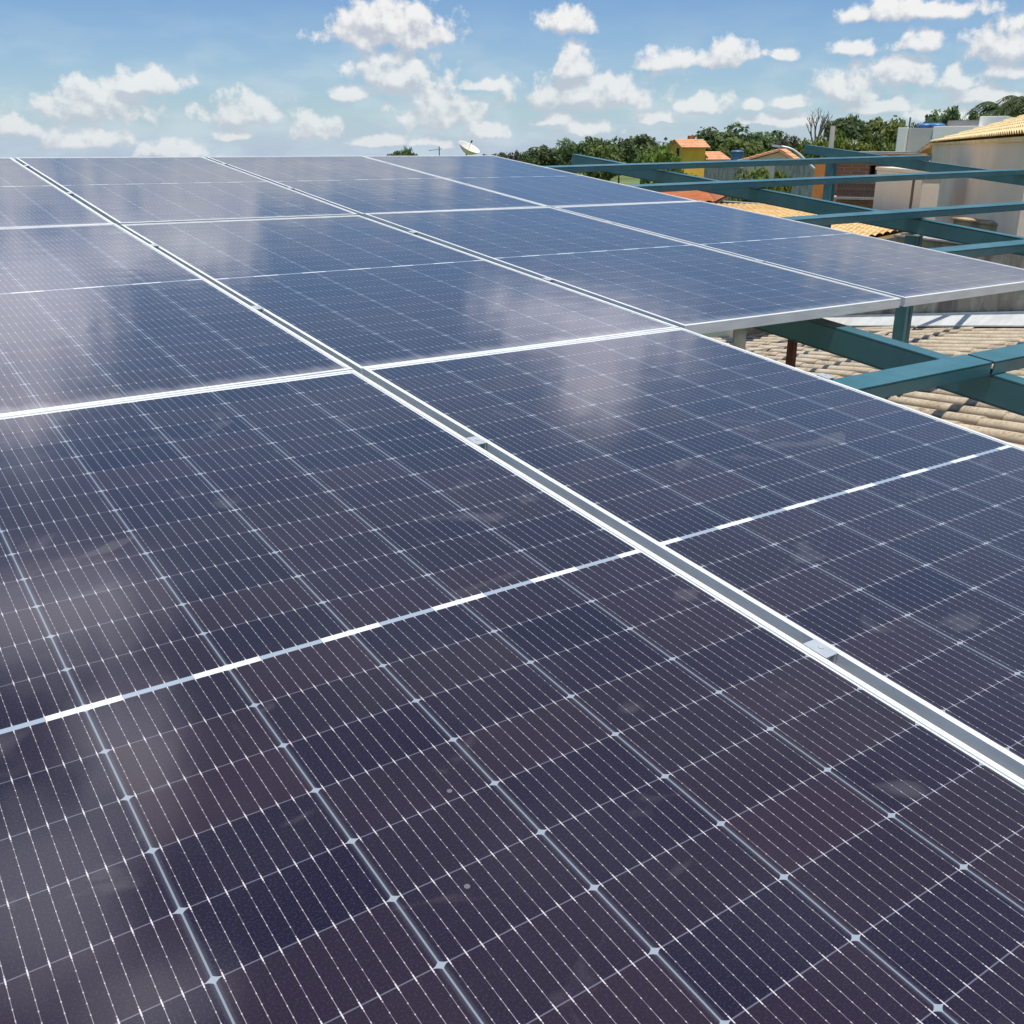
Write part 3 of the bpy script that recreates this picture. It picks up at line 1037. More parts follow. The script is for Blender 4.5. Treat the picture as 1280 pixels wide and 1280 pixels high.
for g in (0, 1, 2):
    rows = [(-1.53, "nearest"), (-0.58, "second nearest"), (0.70, "third nearest"), (1.78, "fourth nearest"), (3.17, "fifth nearest"), (4.22, "farthest")]
    if g > 0:
        rows = [(0.74, "nearest"), (1.78, "second"), (3.17, "third"), (4.22, "farthest")]
    for v, w in rows:
        CLAMPS.append((g * PU + (0.004 if g else 0.002), v, 0.0 if v < 2.3 else 0.007 * (v - 2.3), "small aluminium clamp in the %s between panels, %s to the viewer" % (GAPN[g], w) if w != "second" and w != "third" else "small aluminium clamp in the %s between panels, %s away" % (GAPN[g], w)))
CLAMPS.append((PU + 0.004, -0.58, 0.0, "aluminium end clamp on the outer panel edge above the nearest teal purlin"))
cp = make_clamp()
for i, (u, v, n, label) in enumerate(CLAMPS):
    o = cp if i == 0 else copy_tree(cp)
    o.location = pv(u, v, n + 0.0005)
    o.rotation_euler = (TILT, 0, 0)
    tag(o, label, "clamp", "aluminium clamps between the panels")

# ------------------------------------------------------------------ neighbouring buildings
def tile_roof(mb, a, b, c, d, rib=0.24, row=0.36, amp=0.035, th=0.05):
    """tiled slope: a-b is the eave, d-c the upper edge; ribs run up the slope, rows overlap"""
    a, b, c, d = map(Vector, (a, b, c, d))
    nrm = (b - a).cross(d - a).normalized()
    if nrm.z < 0:
        nrm = -nrm
    wl = max((b - a).length, (c - d).length)
    hl = max((d - a).length, (c - b).length)
    nu = max(4, min(700, int(wl / rib * 6)))
    rows = max(1, int(hl / row))
    vs, fs = [], []
    W1 = nu + 1
    for r in range(rows):
        for e, lift in ((0, 0.03), (1, 0.0)):
            f = (r + e) / rows
            for i in range(W1):
                u = i / nu
                p = (a.lerp(b, u)).lerp(d.lerp(c, u), f)
                h = amp * abs(math.sin(math.pi * u * wl / rib)) + lift
                vs.append(p + nrm * h)
    for r in range(rows * 2 - 1):
        for i in range(nu):
            k = r * W1 + i
            fs.append((k, k + 1, k + W1 + 1, k + W1))
    mb.add(vs, fs)
    # slab below
    q = [p - nrm * th for p in (a, b, c, d)]
    mb.add([a, b, c, d] + q, [(4, 7, 6, 5), (0, 4, 5, 1), (1, 5, 6, 2), (2, 6, 7, 3), (3, 7, 4, 0)])
    return mb

def beige_house():
    # long wall running away from the viewer, far end at the left
    Ea = at(1167, 179, 31.0)            # two points of the eave
    Eb = at(1280, 171, 13.41)
    wd = Vector((Ea.x - Eb.x, Ea.y - Eb.y, 0)).normalized()
    far = Vector((Ea.x, Ea.y, 0)) + wd * 0.4
    near = Vector((Eb.x, Eb.y, 0)) - wd * 0.7
    WL = (far - near).length
    inn = Vector((wd.y, -wd.x, 0))      # to the right, into the house
    ez = Ea.z
    root = empty("beige_house", (far.x, far.y, GZ), "large beige rendered house with straw coloured tile roof at the right edge", "house")
    MB().frame_box(near + UP * GZ, wd * WL, inn * 8, UP * (ez - 0.03 - GZ)).build("wall", M['beige'], root)
    rise = 0.29
    rf = MB()
    e0, e1 = near + UP * ez - inn * 0.06, far + UP * ez - inn * 0.06
    top0 = e0 + inn * 4.2 + UP * 4.2 * rise
    top1 = e1 + inn * 4.2 + UP * 4.2 * rise
    tile_roof(rf, e0, e1, top1, top0, rib=0.22, row=0.34, amp=0.05)
    tile_roof(rf, e1 + inn * 8.4, e0 + inn * 8.4, top0, top1, rib=0.22, row=0.34, amp=0.05)
    r = rf.build("roof", M['tile_yellow'], root)
    fa = MB()
    fa.frame_box(e0 - UP * 0.09 - inn * 0.03, e1 - e0, inn * 0.05, UP * 0.085)
    fa.build("fascia", M['tile_yellow'], r)
    # the low back slope hanging over the far end of the wall
    bk = MB()
    A = e1 + UP * 0.02
    q0 = A
    q1 = A + inn * 3.5
    low0 = at(1145, 190.5, 32.4)
    low1 = low0 + inn * 3.5
    tile_roof(bk, low0, low1, q1, q0, rib=0.22, row=0.34, amp=0.03, th=0.09)
    r2 = bk.build("roof", M['tile_yellow'], root)
    t = MB()
    for k in range(5):
        o = inn * (0.2 + k * 0.6) - UP * 0.2
        t.frame_box(low0 + o + UP * 0.02, (q0 - low0), inn * 0.06, UP * 0.08)
    t.build("rafter_ends", M['wood'], r2)
    dp = MB()
    pp = at(1141, 235, 19.0)
    dp.tube([Vector((pp.x, pp.y, GZ)), Vector((pp.x, pp.y, CAM.z - 0.50))], 0.022, 8)
    dp.build("drainpipe", M['iron'], root)
beige_house()

def slab_wall(name, a, b, z0, z1, th, m, label, cat, coping=None, cm=None, group=None):
    """free-standing wall from a to b (xy), thickness towards the far side"""
    a, b = Vector((a.x, a.y, 0)), Vector((b.x, b.y, 0))
    d = b - a
    nrm = Vector((-d.y, d.x, 0)).normalized()
    if nrm.dot(a - CAM) < 0:
        nrm = -nrm
    root = empty(name, ((a + b) / 2) + UP * z0, label, cat, group)
    MB().frame_box(a + UP * z0, d, nrm * th, UP * (z1 - z0)).build("masonry", m, root, bevel=0.01)
    if coping:
        MB().frame_box(a - nrm * 0.03 + UP * (z1 + 0.001) - d.normalized() * 0.03, d + d.normalized() * 0.06, nrm * (th + 0.06), UP * coping).build("coping", cm or M['concrete'], root, bevel=0.01)
    return root

# pale extension wall left of the beige house
slab_wall("extension_wall", at(1093, 240, 22.5), at(1151, 240, 19.2), GZ, CAM.z - 0.42, 0.3, M['beige_light'],
          "pale beige blank wall between the brick house and the beige house", "wall", 0.06, M['beige_light'])
# ochre yard wall behind the parapet
a, b = at(1192, 270, 15.5), at(1330, 258, 13.4)
slab_wall("yard_wall", a, b, GZ, CAM.z - 14.5 * 80 / F, 0.18, M['ochre'], "stained ochre yard wall with ragged top beyond the grey parapet", "wall", 0.03, M['ochre'])
a, b = at(1120, 296, 14.2), at(1330, 284, 12.2)
slab_wall("yard_wall", a, b, GZ, CAM.z - 13.2 * 102 / F, 0.16, M['ochre'], "lower tan yard wall with light coping directly behind the grey parapet", "wall", 0.03, M['concrete'])

def yellow_roof_house():
    A = at(880, 256, 25.0)
    B = at(1015, 257, 25.0)
    C = at(1140, 288, 17.5)
    D = at(935, 330, 13.5)
    root = empty("low_house", Vector((B.x, B.y, GZ)), "low house with broad straw yellow tiled roof below the teal rafters", "house")
    rf = MB()
    tile_roof(rf, D, C, B, A, rib=0.24, row=0.36, amp=0.035)
    r = rf.build("roof", M['tile_yellow'], root)
    rc = MB()
    rc.tube([A + UP * 0.04, B + UP * 0.04], 0.09, 10)
    rc.tube([B + UP * 0.04, C + UP * 0.05], 0.085, 10)
    rc.build("ridge_tiles", M['tile_yellow'], r, flat=False)
    cd = (C - D).normalized()
    back = (A - D) * 0.12
    C0 = C - cd * 0.5 + back
    D0 = D + back
    w = MB()
    zt = min(C0.z, D0.z) - 0.3
    base = [Vector((p.x, p.y, GZ)) for p in (D0, C0, B - cd * 0.5, A)]
    w.prism(base, UP * (zt - GZ))
    w.build("wall", M['beige'], root)
yellow_roof_house()

def orange_roof_house():
    A = at(800, 238, 33.0)
    B = at(881, 236, 33.0)
    C = at(912, 244, 31.0)
    D = at(894, 253.5, 26.5)
    E0 = at(770, 256, 26.5)
    root = empty("terracotta_house", Vector((B.x, B.y, GZ)), "small house with smooth terracotta hipped roof just behind the panel edge", "house")
    rf = MB()
    tile_roof(rf, E0, D, B, A, rib=0.2, row=0.4, amp=0.03)
    tile_roof(rf, D, C, B + Vector((0.02, 0, 0)), B, rib=0.2, row=0.4, amp=0.03)
    rf.build("roof", M['tile_orange'], root)
    w = MB()
    zt = min(D.z, E0.z) - 0.1
    base = [Vector((p.x, p.y, GZ)) for p in (E0.lerp(A, 0.1), D.lerp(A, 0.1), C.lerp(A, 0.1), A)]
    w.prism(base, UP * (zt - GZ))
    w.build("wall", M['beige_light'], root)
orange_roof_house()
slab_wall("garden_wall", at(893, 262, 29.0), at(985, 262, 27.0), GZ, CAM.z - 28 * 63 / F, 0.2, M['beige_light'],
          "plain beige garden wall right of the terracotta roof", "wall", 0.06, M['concrete'])

def facing_frame(px, D, turn=0.0):
    """axes for something about facing the viewer at px, turned by some degrees"""
    p = at(px, 185, D)
    f = Vector((p.x - CAM.x, p.y - CAM.y, 0)).normalized()
    a = R(turn)
    f = Vector((f.x * math.cos(a) + f.y * math.sin(a), -f.x * math.sin(a) + f.y * math.cos(a), 0))
    r = Vector((f.y, -f.x, 0))
    return Vector((p.x, p.y, 0)), r, f

def zof(py, D):
    return CAM.z + (185 - py) / F * D * 1.0

def yellow_house():
    D = 110.0
    c, r, f = facing_frame(868, D, -28)
    k = D / F
    root = empty("yellow_house", c + UP * GZ, "far yellow house with a narrow tower and orange tiled roofs", "house")
    zt = zof(183.5, D)
    w, dp = 2.6, 2.8
    wl = MB()
    wl.frame_box(c - r * (w / 2) + UP * GZ, r * w, f * dp, UP * (zt - GZ))
    # gable of the tower on its left face
    L0 = c - r * (w / 2)
    wl.prism([L0 + UP * (zt + 0.005), L0 + f * dp + UP * (zt + 0.005), L0 + f * (dp / 2) + UP * (zt + 0.62)], r * w)
    wing = c + r * (w / 2)
    zw = zof(196.5, D)
    wl.frame_box(wing + f * 0.15 + UP * GZ, r * 2.5, f * 2.2, UP * (zw - GZ))
    wl.build("wall", M['yellow'], root)
    rf = MB()
    rg0, rg1 = L0 - r * 0.3 + f * (dp / 2) + UP * (zt + 0.68), L0 + r * (w + 0.35) + f * (dp / 2) + UP * (zt + 0.68)
    tile_roof(rf, L0 - r * 0.3 - f * 0.35 + UP * (zt - 0.12), L0 + r * (w + 0.35) - f * 0.35 + UP * (zt - 0.12), rg1, rg0, th=0.1)
    tile_roof(rf, L0 + r * (w + 0.35) + f * (dp + 0.35) + UP * (zt - 0.12), L0 - r * 0.3 + f * (dp + 0.35) + UP * (zt - 0.12), rg0, rg1, th=0.1)
    rf.build("roof", M['tile_orange'], root)
    rf = MB()
    a0 = wing + UP * (zw - 0.15) - f * 0.35
    tile_roof(rf, a0, a0 + r * 2.9, a0 + r * 2.4 + f * 1.6 + UP * 0.8, a0 + f * 1.6 + UP * 0.8, th=0.1)
    rf.build("roof", M['tile_orange'], root)
    ch = MB().frame_box(c + r * 0.2 + f * 1.6 + UP * (zt + 0.3), r * 0.5, f * 0.4, UP * 0.75).build("chimney", M['brick_far'], root)
    wn = MB()
    wn.frame_box(L0 - r * 0.03 + f * 0.75 + UP * (zt - 1.15), r * 0.05, f * 0.6, UP * 1.0)
    win = wn.build("window", M['dark'], root)
    for q in (0.70, 1.35):
        MB().frame_box(L0 - r * 0.05 + f * q + UP * (zt - 1.2), r * 0.045, f * 0.06, UP * 1.1).build("window_jamb", M['white_wall'], win)
yellow_house()

def gable_roof_far():
    D = 75.0
    c, r, f = facing_frame(952, D, 6)
    root = empty("far_house", c + UP * GZ, "far house with one long orange gable roof right of the blue tank", "house")
    zr = zof(186.5, D)
    rf = MB()
    half = 1.45
    ridge0, ridge1 = c + r * 1.3 + UP * zr - f * 1.0, c + r * 1.3 + UP * zr + f * 4
    e0, e1 = c - r * (half) - f * 1.0 + UP * (zr - 0.75), c - r * half + f * 4 + UP * (zr - 0.75)
    tile_roof(rf, e0, e1, ridge1, ridge0, th=0.12)
    g0, g1 = ridge0 + r * 1.2 - UP * 0.75, ridge1 + r * 1.2 - UP * 0.75
    tile_roof(rf, g1, g0, ridge0, ridge1, th=0.12)
    rf.build("roof", M['tile_orange'], root)
    w = MB()
    w.prism([c - r * (half - 0.3) - f * 0.6 + UP * GZ, c + r * 2.3 - f * 0.6 + UP * GZ, c + r * 2.3 - f * 0.6 + UP * (zr - 0.85), c + r * 1.3 - f * 0.6 + UP * (zr - 0.18), c - r * (half - 0.3) - f * 0.6 + UP * (zr - 0.85)], f * 4)
    w.build("wall", M['beige_light'], root)
gable_roof_far()

def water_tank(px, py, D, rad, h, label, base_z=None):
    p = at(px, py, D)
    root = empty("water_tank", p - UP * 0, label, "water tank", "blue plastic water tanks")
    MB().lathe(p, [(0.0, 0), (rad * 0.86, 0), (rad * 0.9, 0.02), (rad, h * 0.8), (rad * 1.03, h * 0.8), (rad * 1.03, h * 0.85), (rad * 0.98, h * 0.86)], 24).build("tank_body", M['blue'], root, flat=False)
    MB().lathe(p, [(rad * 1.05, h * 0.86), (rad * 1.05, h * 0.9), (rad * 0.7, h * 1.0), (rad * 0.25, h * 1.04), (0.0, h * 1.04)], 24).build("lid", M['blue'], root, flat=False)
    return root, p

rt, p = water_tank(921, 200, 90.0, 0.55, 0.75, "blue water tank beside the far yellow house")
# its stand
sd = MB()
for sx in (-0.4, 0.4):
    for sy in (-0.4, 0.4):
        sd.frame_box(Vector((p.x + sx - 0.06, p.y + sy - 0.06, GZ)), (0.12, 0, 0), (0, 0.12, 0), (0, 0, p.z - 0.1 - GZ))
sd.frame_box(Vector((p.x - 0.6, p.y - 0.6, p.z - 0.1)), (1.2, 0, 0), (0, 1.2, 0), (0, 0, 0.098))
tag(sd.build("tank_stand", M['concrete']), "concrete four-legged stand under the far blue water tank", "stand")

def grey_building():
    D = 48.0
    c, r, f = facing_frame(1178, D, 10)
    k = D / F
    root = empty("grey_building", c + UP * GZ, "far grey and white box-shaped building with stepped flat roofs", "building")
    def blk(name, x0, x1, ytop, depth, fo, m):
        mb = MB()
        a = c + r * ((x0 - 1178) * k) + f * fo
        mb.frame_box(a + UP * GZ, r * ((x1 - x0) * k), f * depth, UP * (zof(ytop, D) - GZ))
        return mb.build(name, m, root, bevel=0.02)
    blk("corner_tower", 1130.5, 1140, 164, 1.2, -0.3, M['white_wall'])
    blk("wall", 1140.3, 1166, 164.5, 6, 0.0, M['grey_wall'])
    blk("wall", 1166.3, 1212, 163.0, 6, -0.12, M['white_wall'])
    up = blk("upper_storey", 1174, 1207.5, 156.5, 4, 1.2, M['dark_grey'])
    blk("stair_tower", 1208, 1234, 153.0, 3, 0.8, M['white_wall'])
    cpg = MB()
    cpg.frame_box(c + r * ((1173 - 1178) * k) + f * 1.1 + UP * (zof(156.4, D)), r * (36 * k), f * 4.2, UP * 0.07)
    cpg.build("coping", M['white_wall'], up)
    # thin aerial mast on the corner
    m = MB()
    a = c + r * ((1139.6 - 1178) * k) + f * 0.2
    m.tube([a + UP * zof(166, D), a + UP * zof(153.5, D)], 0.035, 6)
    tag(m.build("roof_mast", M['iron']), "thin dark mast on the corner of the grey building", "mast")
    for i, x in enumerate((1152.5, 1164)):
        q = c + r * ((x - 1178) * k) + f * 1.0
        rad = 0.34
        rt = empty("water_tank", q + UP * zof(164.5, D), ("blue water tank on the grey building, nearer its corner mast", "blue water tank on the grey building, beside the white wall top")[i], "water tank", "blue plastic water tanks")
        b = q + UP * (zof(164.4, D))
        MB().lathe(b, [(0.0, 0), (rad * 0.9, 0), (rad, 0.09), (rad * 1.04, 0.09), (rad * 1.04, 0.12)], 20).build("tank_body", M['blue'], rt, flat=False)
        MB().lathe(b, [(rad * 1.05, 0.12), (rad * 1.0, 0.15), (rad * 0.5, 0.20), (0.0, 0.21)], 20).build("lid", M['blue'], rt, flat=False)
grey_building()

def brick_house():
    D = 36.0
    c, r, f = facing_frame(1066, D, 12)
    k = D / F
    root = empty("brick_house", c + UP * GZ, "unfinished hollow brick house with iron balcony railing and dark ground floor opening", "house")
    def z(y): return zof(y, D)
    def X(x): return c + r * ((x - 1066) * k)
    wl = MB()
    # upper storey set back, with window opening framed by pieces
    wl.frame_box(X(1040) + f * 1.2 + UP * z(238), r * (38.5 * k), f * 4, UP * (z(193) - z(238)))
    wl.frame_box(X(1078.6) + f * 1.2 + UP * z(238), r * (6.8 * k), f * 4, UP * (z(208) * 0 + z(216) - z(238)))
    wl.frame_box(X(1078.6) + f * 1.2 + UP * z(204), r * (6.8 * k), f * 4, UP * (z(193) - z(204)))
    wl.frame_box(X(1085.5) + f * 1.2 + UP * z(238), r * (16 * k), f * 4, UP * (z(193) - z(238)))
    wl.frame_box(X(1054) + UP * z(249), r * (43 * k), f * 5, UP * (z(240) - z(249)))
    wl.build("wall", M['brick'], root)
    MB().frame_box(X(1078.8) + f * 1.7 + UP * z(215.9), r * (6.6 * k), f * 0.05, UP * (z(204.1) - z(215.9))).build("window", M['dark'], root)
    sl_ = MB()
    sl_.frame_box(X(1042) - f * 0.25 + UP * z(239.8), r * (56 * k), f * 6, UP * (z(237.6) - z(239.8)))
    sl_.frame_box(X(1040) + f * 0.9 + UP * (z(192.8)), r * (63 * k), f * 4.6, UP * 0.1)
    sl_.build("slab", M['concrete'], root)
    rl = MB()
    y0 = X(1055)
    n = 26
    for i in range(n + 1):
        a = y0 + r * (i / n * 41 * k) - f * 0.15
        rl.frame_box(a + UP * z(237.5), r * 0.025, f * 0.025, UP * (z(224) - z(237.5)))
    for yy in (224, 230.5, 237):
        rl.frame_box(y0 - f * 0.16 + UP * z(yy), r * (41 * k), f * 0.04, UP * 0.04)
    rl.build("railing", M['iron'], root)
    gl = MB()
    gl.frame_box(X(1042) + f * 2.0 + UP * GZ, r * (55 * k), f * 3, UP * (z(249.2) - GZ))
    gl.build("rear_wall", M['brick_far'], root)
    co = MB()
    co.frame_box(X(1088.5) + UP * GZ, r * (3.6 * k), f * 0.12, UP * (z(249.2) - GZ))
    co.frame_box(X(1054) + UP * GZ, r * (4 * k), f * 0.12, UP * (z(249.2) - GZ))
    co.build("column", M['beige_light'], root)
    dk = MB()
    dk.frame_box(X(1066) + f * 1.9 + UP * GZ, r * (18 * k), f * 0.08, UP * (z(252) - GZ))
    dk.build("garage_shade_sheet", M['dark'], root)  # near-black sheet stands in for the shade inside the garage opening
    og = MB()
    og.frame_box(X(1021) + f * 0.6 + UP * GZ, r * (9 * k), f * 3, UP * (z(201) - GZ))
    og.build("orange_wing", M['orange_paint'], root)
    # rubble pile and sacks under the balcony
    jp = MB()
    for i in range(9):
        rr = random.Random(i + 40)
        o = X(1042 + rr.random() * 11) - f * (0.8 + rr.random() * 0.8) + UP * (z(252) + rr.random() * 0.3)
        e1 = Vector((rr.uniform(-1, 1), rr.uniform(-1, 1), rr.uniform(-.3, .3))).normalized()
        e2 = e1.orthogonal().normalized()
        jp.frame_box(o, e1 * rr.uniform(.15, .35), e2 * rr.uniform(.1, .25), e1.cross(e2) * rr.uniform(.08, .2))
    jp.frame_box(X(1041) - f * 1.6 + UP * GZ, r * (13 * k), f * 1.4, UP * (z(252) - GZ))
    tag(jp.build("rubble_heap", M['dark_grey']), "grey heap of rubble and offcuts beside the brick house column", "rubble")
brick_house()
slab_wall("brick_wall", at(1097, 205, 33), at(1150.5, 205, 31), GZ, zof(193.0, 32), 0.25, M['brick_far'], "red brick boundary wall in front of the white corner tower", "wall", 0.05, M['tile_orange'])
slab_wall("block_wall", at(968, 212, 62), at(1023, 212, 58), GZ, zof(204.0, 60), 0.25, M['block_wall'], "grey cement block wall behind the leaning street lamp", "wall", 0.1, M['concrete'])
slab_wall("block_wall", at(880, 215, 78), at(925, 215, 74), GZ, zof(207.0, 76), 0.25, M['block_wall'], "pale grey block wall in front of the yellow house", "wall", 0.1, M['concrete'])

# ------------------------------------------------------------------ street furniture and masts
def street_lamp():
    D = 45.0
    pts = [at(x, y, D) for x, y in ((1027, 221), (1020, 213), (1012, 205.5), (1005, 199), (1000, 194), (996, 190.5), (991, 187), (985, 184.8), (979, 183.6), (976, 183.2))]
    base = Vector((pts[0].x + 0.05, pts[0].y, GZ))
    root = empty("street_lamp", base, "street lamp with long curved pale grey arm over the block wall", "street lamp")
    MB().tube([base, Vector((base.x, base.y, pts[0].z - 0.02)), pts[0]], [0.09, 0.075, 0.06], 10).build("pole", M['galv'], root, flat=False)
    MB().tube(pts, [0.06] * 5 + [0.05] * 5, 8).build("arm", M['galv'], root, flat=False)
    h = pts[-1]
    d = (pts[-1] - pts[-2]).normalized()
    s = d.cross(UP).normalized()
    MB().frame_box(h - s * 0.09 - UP * 0.06, d * 0.36, s * 0.18, UP * 0.1).build("lamp_head", M['galv'], root, bevel=0.02)
street_lamp()

def utility_pole():
    D = 58.0
    p = at(1038.5, 185, D)
    base = Vector((p.x, p.y, GZ))
    root = empty("utility_pole", base, "tapered grey concrete utility pole among the bright green bushes", "utility pole")
    top = Vector((p.x, p.y, zof(162, D)))
    MB().tube([base, top], [0.2, 0.12], 10).build("pole", M['dark_grey'], root, flat=False)
    MB().tube([top, top + UP * 0.25], [0.05, 0.03], 8).build("insulator", M['iron'], root, flat=False)
utility_pole()

def satellite_dish():
    D = 40.0
    p = at(583, 188, D)
    base = Vector((p.x, p.y, GZ))
    root = empty("satellite_dish", base, "off-white satellite dish rising behind the far edge of the panels", "satellite dish")
    MB().tube([base, p + UP * -0.1], 0.035, 10).build("mast", M['galv'], root, flat=False)
    c, r, f = facing_frame(583, D)
    ax = (UP * 0.86 + r * 0.42 - f * 0.28).normalized()
    RD, CV = 0.42, 1.5
    prof = [(i / 8 * RD, (i / 8 * RD) ** 2 * CV) for i in range(9)]
    prof += [(RD + 0.012, RD ** 2 * CV + 0.004), (RD + 0.012, RD ** 2 * CV - 0.010)]
    prof += [((8 - i) / 8 * RD, ((8 - i) / 8 * RD) ** 2 * CV - 0.012) for i in range(0, 9)]
    cc = p - UP * 0.10
    MB().lathe(cc, prof, 32, ax).build("reflector", M['dish'], root, flat=False)
    MB().tube([cc - ax * 0.02, cc + ax * 0.46], 0.012, 6).build("feed_arm", M['galv'], root)
    MB().tube([cc + ax * 0.44, cc + ax * 0.52], 0.03, 10).build("receiver", M['dark'], root)
satellite_dish()

def yagi():
    D = 42.0
    p = at(549, 186, D)
    base = Vector((p.x, p.y, GZ))
    root = empty("tv_aerial", base, "thin rod television aerial left of the satellite dish", "aerial")
    MB().tube([base, Vector((p.x, p.y, zof(183.5, D)))], 0.02, 6).build("mast", M['iron'], root)
    c, r, f = facing_frame(549, D)
    b = p + UP * -0.02
    m = MB()
    m.tube([b - r * 0.42 - UP * 0.05, b + r * 0.1 + UP * 0.02], 0.010, 6)
    for i in range(7):
        q = b - r * (0.40 - i * 0.078) - UP * (0.047 - i * 0.009)
        m.tube([q - f * 0.22, q + f * 0.22], 0.006, 5)
    m.build("aerial_rods", M['iron'], root)
yagi()

# ------------------------------------------------------------------ trees
def crown_mesh(name, seed, material, clumps=34, leaves=75, cr=0.18, ls=0.042, shape='round', hollow=0.55):
    rr = random.Random(seed)
    vs, fs = [], []
    for c in range(clumps):
        while True:
            d = Vector((rr.uniform(-1, 1), rr.uniform(-1, 1), rr.uniform(-1, 1)))
            if 0.1 < d.length < 1:
                break
        d.normalize()
        q = rr.uniform(hollow, 1.0)
        if shape == 'flat':
            ctr = Vector((d.x * 0.40 * q, d.y * 0.40 * q, 0.74 + abs(d.z) * 0.16 * q - 0.04))
        elif shape == 'bush':
            ctr = Vector((d.x * 0.40 * q, d.y * 0.40 * q, 0.48 + d.z * 0.40 * q))
        else:
            ctr = Vector((d.x * 0.37 * q, d.y * 0.37 * q, 0.60 + d.z * 0.29 * q))
        rad = cr * rr.uniform(0.6, 1.15)
        for l in range(leaves):
            e = Vector((rr.gauss(0, 1), rr.gauss(0, 1), rr.gauss(0, 1))).normalized()
            p = ctr + Vector((e.x * rad, e.y * rad, e.z * rad * 0.7)) * rr.uniform(0.55, 1.0)
            nrm = (e + Vector((rr.uniform(-.8, .8), rr.uniform(-.8, .8), rr.uniform(-.3, 1.0)))).normalized()
            x = nrm.orthogonal().normalized()
            a = rr.uniform(0, 6.28)
            x = x * math.cos(a) + nrm.cross(x) * math.sin(a)
            y = nrm.cross(x)
            s = ls * rr.uniform(0.5, 1.25)
            o = len(vs)
            vs += [p - x * s, p - y * s * 0.55, p + x * s, p + y * s * 0.55]
            fs.append((o, o + 1, o + 2, o + 3))
    me = bpy.data.meshes.new(name)
    me.from_pydata([tuple(v) for v in vs], [], fs)
    me.materials.append(material)
    return me

def trunk_mesh(seed, material, r=0.022, top=0.55, limbs=6):
    rr = random.Random(seed)
    mb = MB()
    mb.tube([(0, 0, -0.02), (0.01, 0.005, 0.2), (0.0, 0.01, 0.38), (0.005, 0, top)], [r * 1.4, r, r * 0.85, r * 0.5], 8)
    for i in range(limbs):
        a = i / limbs * 6.28 + rr.uniform(-.4, .4)
        z0 = rr.uniform(0.25, 0.45)
        e = Vector((math.cos(a) * rr.uniform(.15, .28), math.sin(a) * rr.uniform(.15, .28), rr.uniform(.6, .78)))
        mb.tube([(0, 0, z0), (e.x * 0.45, e.y * 0.45, z0 + (e.z - z0) * 0.45), e], [r * 0.6, r * 0.4, r * 0.15], 6)
    me = bpy.data.meshes.new("trunk")
    me.from_pydata([tuple(v) for v in mb.v], [], mb.f)
    for p in me.polygons:
        p.use_smooth = True
    me.materials.append(material)
    return me

TRUNKS = [trunk_mesh(1, M['bark']), trunk_mesh(2, M['bark'])]
CROWNS = {
    'dark': [crown_mesh("crown", s, M['leaf_dark']) for s in (1, 2, 3)],
    'darkflat': [crown_mesh("crown", s, M['leaf_dark'], shape='flat', cr=0.15) for s in (4,)],
    'mid': [crown_mesh("crown", s, M['leaf_mid']) for s in (5, 6)],
    'light': [crown_mesh("crown", s, M['leaf_light'], leaves=65, cr=0.15, ls=0.040) for s in (7, 8)],
    'dusty': [crown_mesh("crown", s, M['leaf_dusty'], clumps=26, leaves=40, cr=0.14) for s in (9,)],
    'bush_light': [crown_mesh("crown", s, M['leaf_light'], shape='bush', cr=0.2, ls=0.05) for s in (10,)],
    'bush': [crown_mesh("crown", s, M['leaf_mid'], shape='bush', cr=0.2, ls=0.05) for s in (11, 12)],
}
tcount = [0]
def tree(kind, px, top, wpx, D, label, name="tree", cat="tree", group="trees along the horizon", gz=GZ):
    i = tcount[0]
    tcount[0] += 1
    p = at(px, 185, D)
    h = (zof(top, D) - gz) / (0.97 if not kind.startswith('bush') else 1.0)
    w = wpx / F * D / 0.88
    o = empty(name, (p.x, p.y, gz), label, cat, group)
    t = bpy.data.objects.new("trunk", TRUNKS[i % 2])
    c = bpy.data.objects.new("crown" if not kind.startswith('bush') else "foliage", CROWNS[kind][i % len(CROWNS[kind])])
    if kind.startswith('bush'):
        t.name = "stem"
    for q in (t, c):
        col.objects.link(q)
        q.parent = o
    o.scale = (w, w, h)
    o.rotation_euler = (0, 0, (i * 2.4) % 6.28)
    return o

tree('darkflat', 505, 180, 42, 60, "lone rounded treetop just above the far panel edge", group=None)
tree('dark', 607, 188, 26, 118, "low dark tree right beside the satellite dish")
tree('dark', 626, 185, 30, 124, "low dark tree second to the right of the satellite dish")
tree('dusty', 641, 181, 24, 120, "sparse greyish tree with gaps above the panel corner")
tree('dark', 652, 184, 24, 126, "dark tree between the sparse grey tree and the taller wood")
tree('dark', 680, 177, 46, 132, "dark broad tree at the left end of the taller wood")
tree('dark', 716, 173, 44, 138, "dark tree behind the left end of the olive tree")
tree('dark', 745, 167, 40, 142, "tall dark tree standing up left of the middle of the wood")
tree('mid', 752, 178, 56, 108, "rounded olive green tree in front of the dark wood")
tree('dark', 775, 172, 36, 146, "dark tree right of the olive green tree")
tree('dark', 803, 165, 58, 140, "widest dark tree in the wood left of the yellow house")
tree('dark', 838, 176, 46, 150, "low dark tree behind the bright green tree by the yellow house")
tree('mid', 815, 179, 44, 112, "olive tree between the dark wood and the bright green tree")
tree('light', 828, 181, 54, 72, "bright green leafy tree left of the yellow house")
tree('bush', 858, 205, 56, 66, "dark green shrub under the bright tree, left of the yellow house foot", "shrub", "shrub", "garden shrubs")
tree('dark', 905, 157, 66, 150, "tall dark tree directly behind the yellow house tower")
tree('dark', 950, 161, 70, 156, "broad dark tree behind the far orange gable roof")
tree('mid', 927, 169, 62, 128, "rounded dull green tree between yellow house and orange gable roof")
